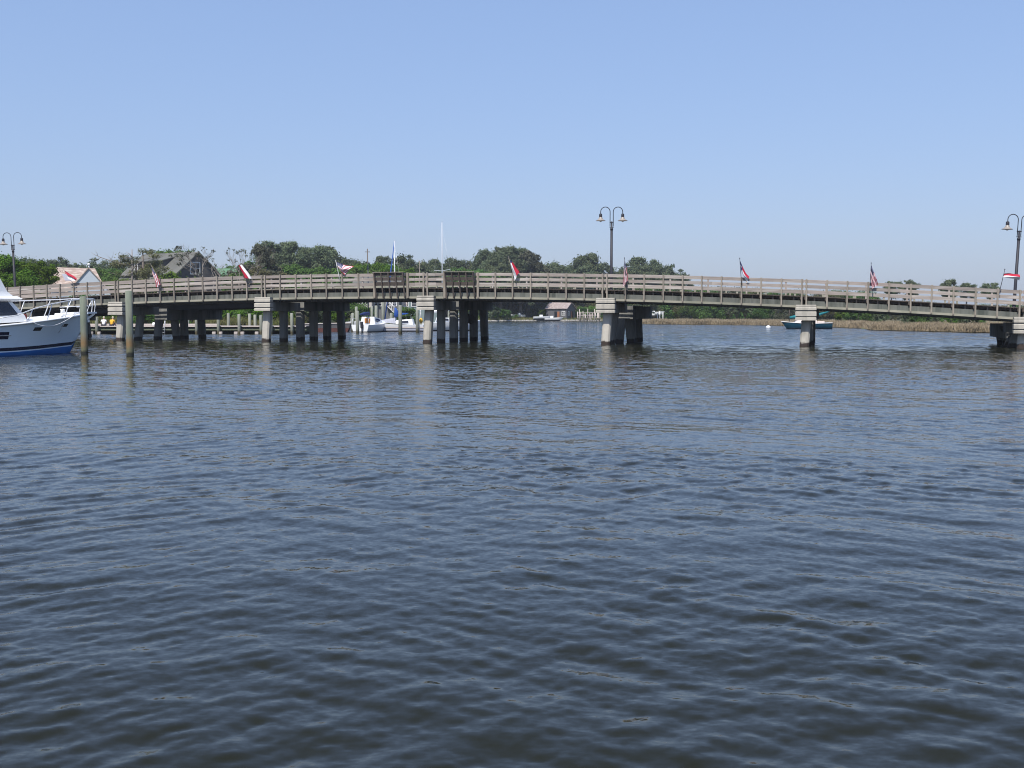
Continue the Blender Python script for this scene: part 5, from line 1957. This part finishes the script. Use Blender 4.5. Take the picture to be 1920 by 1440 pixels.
# left: green tree by the lamp, forest ridge behind the pale house
row([(8, 474, 118, 1.15), (38, 480, 121, 1.1), (50, 485, 124, .85)], 'bright', 'bushy bright green tree behind the lamp', '%s from the left edge', 'green trees by the left lamp')
row([(58, 522, 121, .8), (26, 505, 116, 1.2), (-30, 490, 118, 1.3)], 'bright', 'low bright green tree beside the pale house', '%s from its wall', 'low green trees by the pale house')
row([(28, 478, 265), (52, 481, 262), (78, 483, 268), (101, 483, 262), (122, 484, 268), (141, 488, 262), (160, 493, 266), (180, 488, 262), (200, 485, 268), (222, 485, 264), (243, 487, 268), (262, 489, 262)], 'dark',
    'dark rounded tree on the far left ridge', '%s from the left', 'dark trees on the left ridge', base=.9)
row([(186, 500, 205), (212, 497, 200), (236, 500, 198), (150, 505, 205), (258, 505, 200)], 'broad', 'mid-green tree left of the shingled house', '%s in its row', 'green trees left of the shingled house')
row([(205, 521, 170, 1.3), (231, 517, 168, 1.3), (193, 523, 168, 1.2)], 'bright', 'low leafy tree between the two houses', '%s in its row', 'low trees between the two houses')
# half-bare tree in front of the shingled house, with a long bare limb
rng.seed(5)
t = plant('sparse', 270, 464, 150, 'half-bare olive tree in front of the shingled house', None, 1.35, 0, rot=2.0)
lb = MB()
j = P(248, 497, 149)
r_ = Matrix.Rotation(-2.0, 3, 'Z')
o_ = Vector((t.location.x, t.location.y, t.location.z))
pts = [P(248, 520, 149.5), P(248, 470, 149.3)]
lb.tube([P(247.5, 600, 149.6), P(248, 520, 149.5), P(247.5, 467, 149.3)], [.16, .14, .05], 7)
lb.tube([P(247, 497, 149.4), P(228, 495, 149), P(208, 489, 148.6), P(190, 483, 148.3), P(178, 478, 148), P(171, 473, 148)], [.10, .085, .07, .05, .03, .012], 6)
for a_, b_ in (((215, 491), (196, 475)), ((200, 486), (189, 490)), ((226, 494), (222, 478)), ((189, 483), (170, 486)), ((205, 488), (213, 472)), ((183, 480), (178, 468))):
    lb.tube([P(*a_, 148.6), P((a_[0] + b_[0]) / 2 + 2, (a_[1] + b_[1]) / 2 + 2, 148.4), P(*b_, 148.3)], [.035, .025, .008], 5)
for a_, b_ in (((248, 484), (226, 485)), ((248, 482), (236, 473)), ((248, 505), (268, 488)), ((248, 512), (230, 521))):
    lb.tube([P(*a_, 149.3), P((a_[0] + b_[0]) / 2, (a_[1] + b_[1]) / 2 - 2, 149.1), P(*b_, 149)], [.06, .045, .012], 5)
tag(lb.build('bare_tree', M['palebark']), 'leafless grey tree with one long bare limb reaching left over the ridge', 'tree')
plant('sparse', 254, 478, 151, 'smaller ragged olive tree beside the leafless tree', None, 1.2, 1, rot=.5)
plant('bright', 331, 459, 205, 'green tree top poking above the shingled house roof', None, .8, 0)
rng.seed(9)
plant('bare', 391, 458, 156, 'twiggy bare tree at the right gable of the shingled house', None, 1.0, 0, rot=.4)
plant('bare', 404, 484, 158, 'low twiggy bush-like bare tree right of the shingled house', None, 1.15, 1, rot=1.4)
plant('bush', 326, 512, 160, 'green shrub under the eave of the shingled house', None, 1.0, 1, cat='shrub')
plant('bare', 455, 468, 165, 'thin leafless tree behind the furled red and white flag', None, .8, 2, rot=2.2)
plant('grey', 487, 457, 190, 'grey-green cedar with bare twigs left of the tall pines', None, .95, 0, rot=3.4)
plant('bare', 483, 452, 189, 'bare snag with fine twigs beside the grey-green cedar', None, .7, 1, rot=.9)
row([(405, 499, 255), (422, 497, 250), (440, 496, 258), (458, 492, 250), (474, 486, 256)], 'broad', 'rounded green tree behind the green metal roof', '%s from the left', 'trees behind the green roof', base=.9)
row([(470, 495, 175, 1.1), (492, 500, 172, 1.1), (453, 508, 170)], 'scrub', 'grey-green shrubby tree right of the green metal roof', '%s in its row', 'shrubby trees by the green roof', name='tree')
# tall pines
row([(510, 452, 258, 1.0), (532, 453.5, 262, .95), (553, 452, 256, 1.0), (571, 463, 264, .95), (599, 459, 258, .95), (618, 461, 262, .9)], 'head', 'tall dark pine with a rounded top left of the blue-masted boat', '%s from the left', 'tall pines', base=.9)
row([(521, 474, 270), (543, 477, 268), (584, 479, 270), (608, 480, 272), (632, 478, 266), (646, 481, 262), (662, 482, 268), (676, 484, 262)], 'dark', 'dark dense tree filling the tall pine stand', '%s from the left', 'dark trees among the tall pines', base=.9)
row([(504, 486, 205, 1.1), (526, 492, 200, 1.1), (546, 489, 206, 1.1), (566, 497, 200), (588, 500, 204), (608, 495, 200, 1.1), (632, 503, 202)], 'broad', 'mid-green leafy tree below the tall pines', '%s from the left', 'leafy trees below the tall pines', base=.8)
row([(642, 500, 196), (662, 498, 200)], 'oak' if False else 'broad', 'leafy tree behind the wind-blown striped flag', '%s from the left', 'leafy trees behind the wind-blown flag')
row([(688, 487, 212, 1.0), (708, 491, 210, 1.1), (726, 489, 214), (738, 495, 208)], 'bright', 'light green tree left of the blue-masted boat', '%s from the left', 'light green trees by the blue mast', base=.8)
plant('head', 715, 479, 262, 'dark pine top above the light green trees', 'single pines', .8, 0)
pl_ = MB()
pq = P(690, 600, 220)
pl_.tube([(0, 0, 0), (0, 0, P(690, 472, 220).z)], [.14, .10], 8)
pl_.bar((-.5, 0, P(690, 478, 220).z), (.5, 0, P(690, 478, 220).z), .1, .12)
tag(pl_.build('utility_pole', M['bark'], None, (pq.x, 220, .6)), 'thin dark utility pole rising from the light green trees', 'pole')
row([(762, 475, 272, .95), (779, 480, 268, .95), (795, 486, 274, 1.0)], 'dark', 'dark spreading tree between the two sailboat masts', '%s from the left', 'dark trees between the masts', base=.9)
plant('head', 815, 485, 280, 'narrow pine just left of the tall bare mast', None, .7, 1)
sg = MB()
for a_, b_, r0_, r1_ in (((787, 600), (786.5, 489), .12, .05), ((786.5, 500), (793, 487), .05, .02), ((786.8, 506), (780, 497), .05, .02), ((786.6, 495), (783, 486), .04, .015)):
    sg.tube([P(*a_, 200), P(*b_, 200)], [r0_, r1_], 6)
tag(sg.build('dead_snag', M['palebark']), 'pale dead snag standing behind the rail between the lookout bays', 'dead tree')
row([(838, 488, 290), (852, 479, 296), (870, 483, 292), (887, 491, 296), (772, 500, 268), (806, 497, 272)], 'dark', 'dark tree in the line around the tall bare mast', '%s of its line', 'dark trees around the tall mast', base=.9)
row([(846, 500, 280, 1.2), (872, 501, 284, 1.2), (896, 500, 288, 1.2), (822, 505, 276, 1.2), (752, 503, 262, 1.2)], 'broad', 'lower green tree before the dark line by the tall mast', '%s of five', 'lower trees by the tall mast', base=.9)
# big clump
row([(909, 467, 322, .95), (928, 472, 316, 1.0), (944, 462, 324, 1.0), (960, 461.5, 318, 1.0), (979, 464, 322, .9)], 'head', 'tall pine of the broad clump behind the mostly white flag', '%s from the left', 'pines of the broad clump', base=.9)
row([(917, 483, 310, 1.1), (938, 480, 306, 1.1), (958, 480, 312, 1.1), (976, 484, 308, 1.0), (903, 492, 306, 1.1)], 'dark', 'dense tree inside the broad clump behind the mostly white flag', '%s in it', 'dense trees of the broad clump', base=.9)
rng.seed(14)
plant('grey', 990, 468, 312, 'sparse grey tree on the right edge of the broad clump', None, 1.1, 0, rot=3.0)
row([(1010, 497, 335), (1024, 491, 330), (1036, 488, 338), (1052, 493, 332), (1066, 493, 336)], 'dark', 'dark low tree between the broad clump and the middle lamp', '%s from the left', 'dark trees left of the middle lamp', base=.9)
row([(1084, 481, 334, .8), (1104, 474.5, 330, 1.05)], 'head', 'tall pine just left of the middle lamp post', '%s from the left', 'pines left of the middle lamp')
row([(1094, 494, 322, 1.0), (1118, 491, 326, 1.0), (1138, 494, 330), (1152, 499, 328)], 'dark', 'dense dark tree around the middle lamp post', '%s from the left', 'dense trees around the middle lamp', base=.9)
row([(1194, 481, 340, 1.0), (1226, 486, 344, 1.0)], 'head', 'tall pine right of the middle lamp post', '%s from the left', 'pines right of the middle lamp')
row([(1172, 502, 338), (1184, 494, 334), (1208, 493, 338), (1218, 494, 340), (1240, 493, 336), (1252, 499, 340), (1263, 506, 336)], 'dark', 'dense dark tree right of the striped flag by the lamp', '%s from the left', 'dense trees right of the middle lamp', base=.9)
# belt seen under the bridge behind the far shore
rng.seed(31)
row([(px, rng.uniform(528, 545), 335 + rng.uniform(-8, 8), 1.0) for px in range(898, 1200, 20)], 'thicket', 'dark scrubby tree in the belt behind the boathouse', '%s from the left', 'scrub trees behind the boathouse', name='tree', base=.8)
row([(px, rng.uniform(545, 556), 320 + rng.uniform(-6, 6), 1.4) for px in (905, 930, 955, 1000, 1018, 1090, 1112, 1140, 1168)], 'thicket', 'low shrub tree directly behind the boathouse shore', '%s from the left', 'low shrubs along the boathouse shore', name='shrub', base=.8)
row([(px, rng.uniform(540, 549), 262 + rng.uniform(-6, 6), 1.0) for px in range(1195, 1400, 17)], 'thicket', 'scrubby tree behind the left half of the marsh', '%s from the left', 'scrub trees behind the left marsh', name='tree', base=.7)
row([(px, rng.uniform(543, 556), 248 + rng.uniform(-10, 6), 1.0) for px in range(1402, 1640, 17)], 'thicket', 'scrubby tree behind the right half of the marsh', '%s from the left', 'scrub trees behind the right marsh', name='tree', base=.7)
row([(1216, 556, 236, 1.3), (1382, 566, 222, 1.2), (1396, 562, 224, 1.2)], 'scrub', 'dark round evergreen shrub at the back edge of the marsh', '%s from the left', 'evergreen shrubs at the marsh edge', name='shrub', var=2, cat='shrub')
row([(px, yt, Y_, w_) for px, yt, Y_, w_ in ((1580, 580, 22, 1), (1604, 576, 25, 1), (1634, 582, 26, 1), (1650, 585, 22, 1), (1703, 588, 16, .8), (1726, 580, 14, 1.1), (1748, 583, 17, 1.1), (1790, 587, 14, 1.1), (1814, 587, 15, 1.2), (1836, 591, 17, 1))], 'bush',
    'leafy green shrub in the right-hand marsh', '%s from the left', 'shrubs in the right-hand marsh', cat='shrub', base=.25)
row([(1699, 585, 12, .6), (1753, 589, 12, .6)], 'bush', 'small dark conical shrub in the right-hand marsh', '%s from the left', 'dark conical shrubs in the marsh', var=3, cat='shrub', base=.25)
row([(px, rng.uniform(566, 575), 235 + rng.uniform(-5, 5), 1.0) for px in range(1650, 1990, 18)], 'thicket', 'low shrub far behind the right-hand marsh', '%s from the left', 'low shrubs behind the right-hand marsh', name='shrub', cat='shrub', base=.7)
row([(1671, 527, 250), (1706, 525.5, 246), (1779, 524, 232), (1811, 530, 240), (1859, 530, 226)], 'tuft', 'distant tufted pine top above the right half of the rail', '%s from the left', 'tufted pines above the right rail', base=.7)

row([(px, rng.uniform(570, 580), shore_y(px) + rng.uniform(8, 14), 1.2) for px in (900, 915, 930, 946, 1012, 1022, 1095, 1112, 1130, 1150, 1172, 1190)], 'bush', 'sunlit green shrub on the far bank near the boathouse', '%s from the left', 'sunlit shrubs near the boathouse', cat='shrub', var=None, base=.6)

# shrubs and reeds along the left bank under the bridge
rng.seed(41)
row([(px, rng.uniform(572, 586), 122 + rng.uniform(-3, 8), rng.uniform(.9, 1.4)) for px in range(120, 400, 21)], 'bush', 'shrub on the left bank behind the dock', '%s from the left', 'shrubs on the left bank', cat='shrub', var=None)
row([(px, rng.uniform(566, 580), 126 + rng.uniform(-2, 8), rng.uniform(1, 1.5)) for px in range(396, 660, 19)], 'bush', 'leafy shrub behind the dock posts', '%s from the left', 'shrubs behind the dock posts', cat='shrub', var=None)
row([(px, rng.uniform(548, 562), 148 + rng.uniform(-3, 6), 1.0) for px in range(150, 660, 36)], 'thicket', 'bigger shrub tree filling the gap under the left spans', '%s from the left', 'shrub trees under the left spans', name='shrub')
row([(px, rng.uniform(572, 582), 146, 1.1) for px in (652, 664, 680, 752, 762)], 'bush', 'green shrub in front of the marina houses', '%s from the left', 'shrubs by the marina houses', cat='shrub', var=0)
row([(918, 594, 284, .9), (932, 592, 288, .9), (955, 590, 294, 1.1), (968, 590, 296, 1.0), (1008, 592, 302, .9), (1075, 595, 301, .8), (1088, 592, 303, .9)], 'bush', 'small green shrub at the boathouse shore', '%s from the left', 'small shrubs at the boathouse shore', cat='shrub')


# marsh grass: one body of many blades
def grass(name, spots, hmin, hmax, mats, label, width=.05):
    n = len(spots)
    x, y, z = spots[:, 0], spots[:, 1], spots[:, 2]
    a = npr.rand(n) * 6.28
    lump = .78 + .22 * np.sin(x * .9 + 1.3 * np.sin(y * .7)) * np.sin(x * .37 + y * .5) + .12 * np.sin(x * 2.3 + y)
    h = (hmin + (hmax - hmin) * npr.rand(n) ** .8) * lump
    lx, ly = npr.randn(n) * .22 * h + .10 * h, npr.randn(n) * .18 * h
    wx, wy = np.cos(a) * width, np.sin(a) * width
    V = np.stack([np.stack([x - wx, y - wy, z], -1), np.stack([x + wx, y + wy, z], -1),
                  np.stack([x + wx * .6 + lx * .45, y + wy * .6 + ly * .45, z + h * .62], -1), np.stack([x - wx * .6 + lx * .45, y - wy * .6 + ly * .45, z + h * .62], -1),
                  np.stack([x + lx * 1.2, y + ly * 1.2, z + h], -1)], 1).reshape(-1, 3)
    i = np.arange(n) * 5
    F4 = np.stack([i, i + 1, i + 2, i + 3], -1)
    F3 = np.stack([i + 3, i + 2, i + 4, i + 4], -1)
    # triangles kept as quads with a doubled tip so the mesh stays uniform
    tip = V.reshape(n, 5, 3)[:, 4] + np.array([.012, 0, 0])
    V = np.concatenate([V, tip])
    F3[:, 3] = i + 4
    F3 = np.stack([i + 3, i + 2, np.arange(n) + 5 * n, i + 4], -1)
    me = np_mesh(name, V, np.concatenate([F4, F3]), mats)
    return tag(link(name, me), label, 'grass', kind='stuff')


npr.seed(12)
sp_ = []
for k_ in range(120000):
    px = npr.uniform(1188, 2080)
    e = shore_y(px) + .8 * math.sin(px * .11) + .5 * math.sin(px * .047 + 1)
    dpt = npr.rand() ** 1.7 * (26 if px < 1560 else 34)
    if npr.rand() < .25 * (1 + math.sin(px * .21 + dpt)) * .5:
        continue
    Y_ = e + dpt + .2
    kx = (px - 960) / F_PX
    sp_.append((kx * Y_, Y_, (.05 + min(dpt, 4) * .03)))
grass('marsh_grass', np.array(sp_), .32, .98, M['grasst'], 'tan dry marsh grass along the right shore', .05)
sp_ = []
for k_ in range(30000):
    px = npr.uniform(-60, 660)
    Y_ = shore_y(px) + 1.5 + npr.rand() ** 1.3 * 14
    kx = (px - 960) / F_PX
    sp_.append((kx * Y_, Y_, .4))
grass('bank_grass', np.array(sp_), .5, 1.5, M['grassg'], 'green and brown reeds on the left bank behind the dock', .04)
sp_ = []
for k_ in range(9000):
    px = npr.uniform(885, 1190)
    Y_ = shore_y(px) + .8 + npr.rand() * 16
    kx = (px - 960) / F_PX
    sp_.append((kx * Y_, Y_, .3))
grass('shore_grass', np.array(sp_), .3, .9, M['grassg'], 'low green grass on the boathouse shore', .06)

# ------------------------------------------------------------------ thin summer haze over the whole scene
hz = MB().box((-680, -25, -3.0), (680, 880, 27)).build('haze', None)
hz.data.materials.clear()
hm = bpy.data.materials.new('thin_haze')
hm.use_nodes = True
hn = hm.node_tree
hn.nodes.remove(hn.nodes['Principled BSDF'])
pv = hn.nodes.new('ShaderNodeVolumePrincipled')
pv.inputs['Color'].default_value = (0.86, 0.92, 1.0, 1)
pv.inputs['Density'].default_value = 0.00022
pv.inputs['Anisotropy'].default_value = 0.2
hn.links.new(pv.outputs[0], hn.nodes['Material Output'].inputs['Volume'])
hz.data.materials.append(hm)
tag(hz, 'thin pale summer haze over the river', 'haze', kind='stuff')
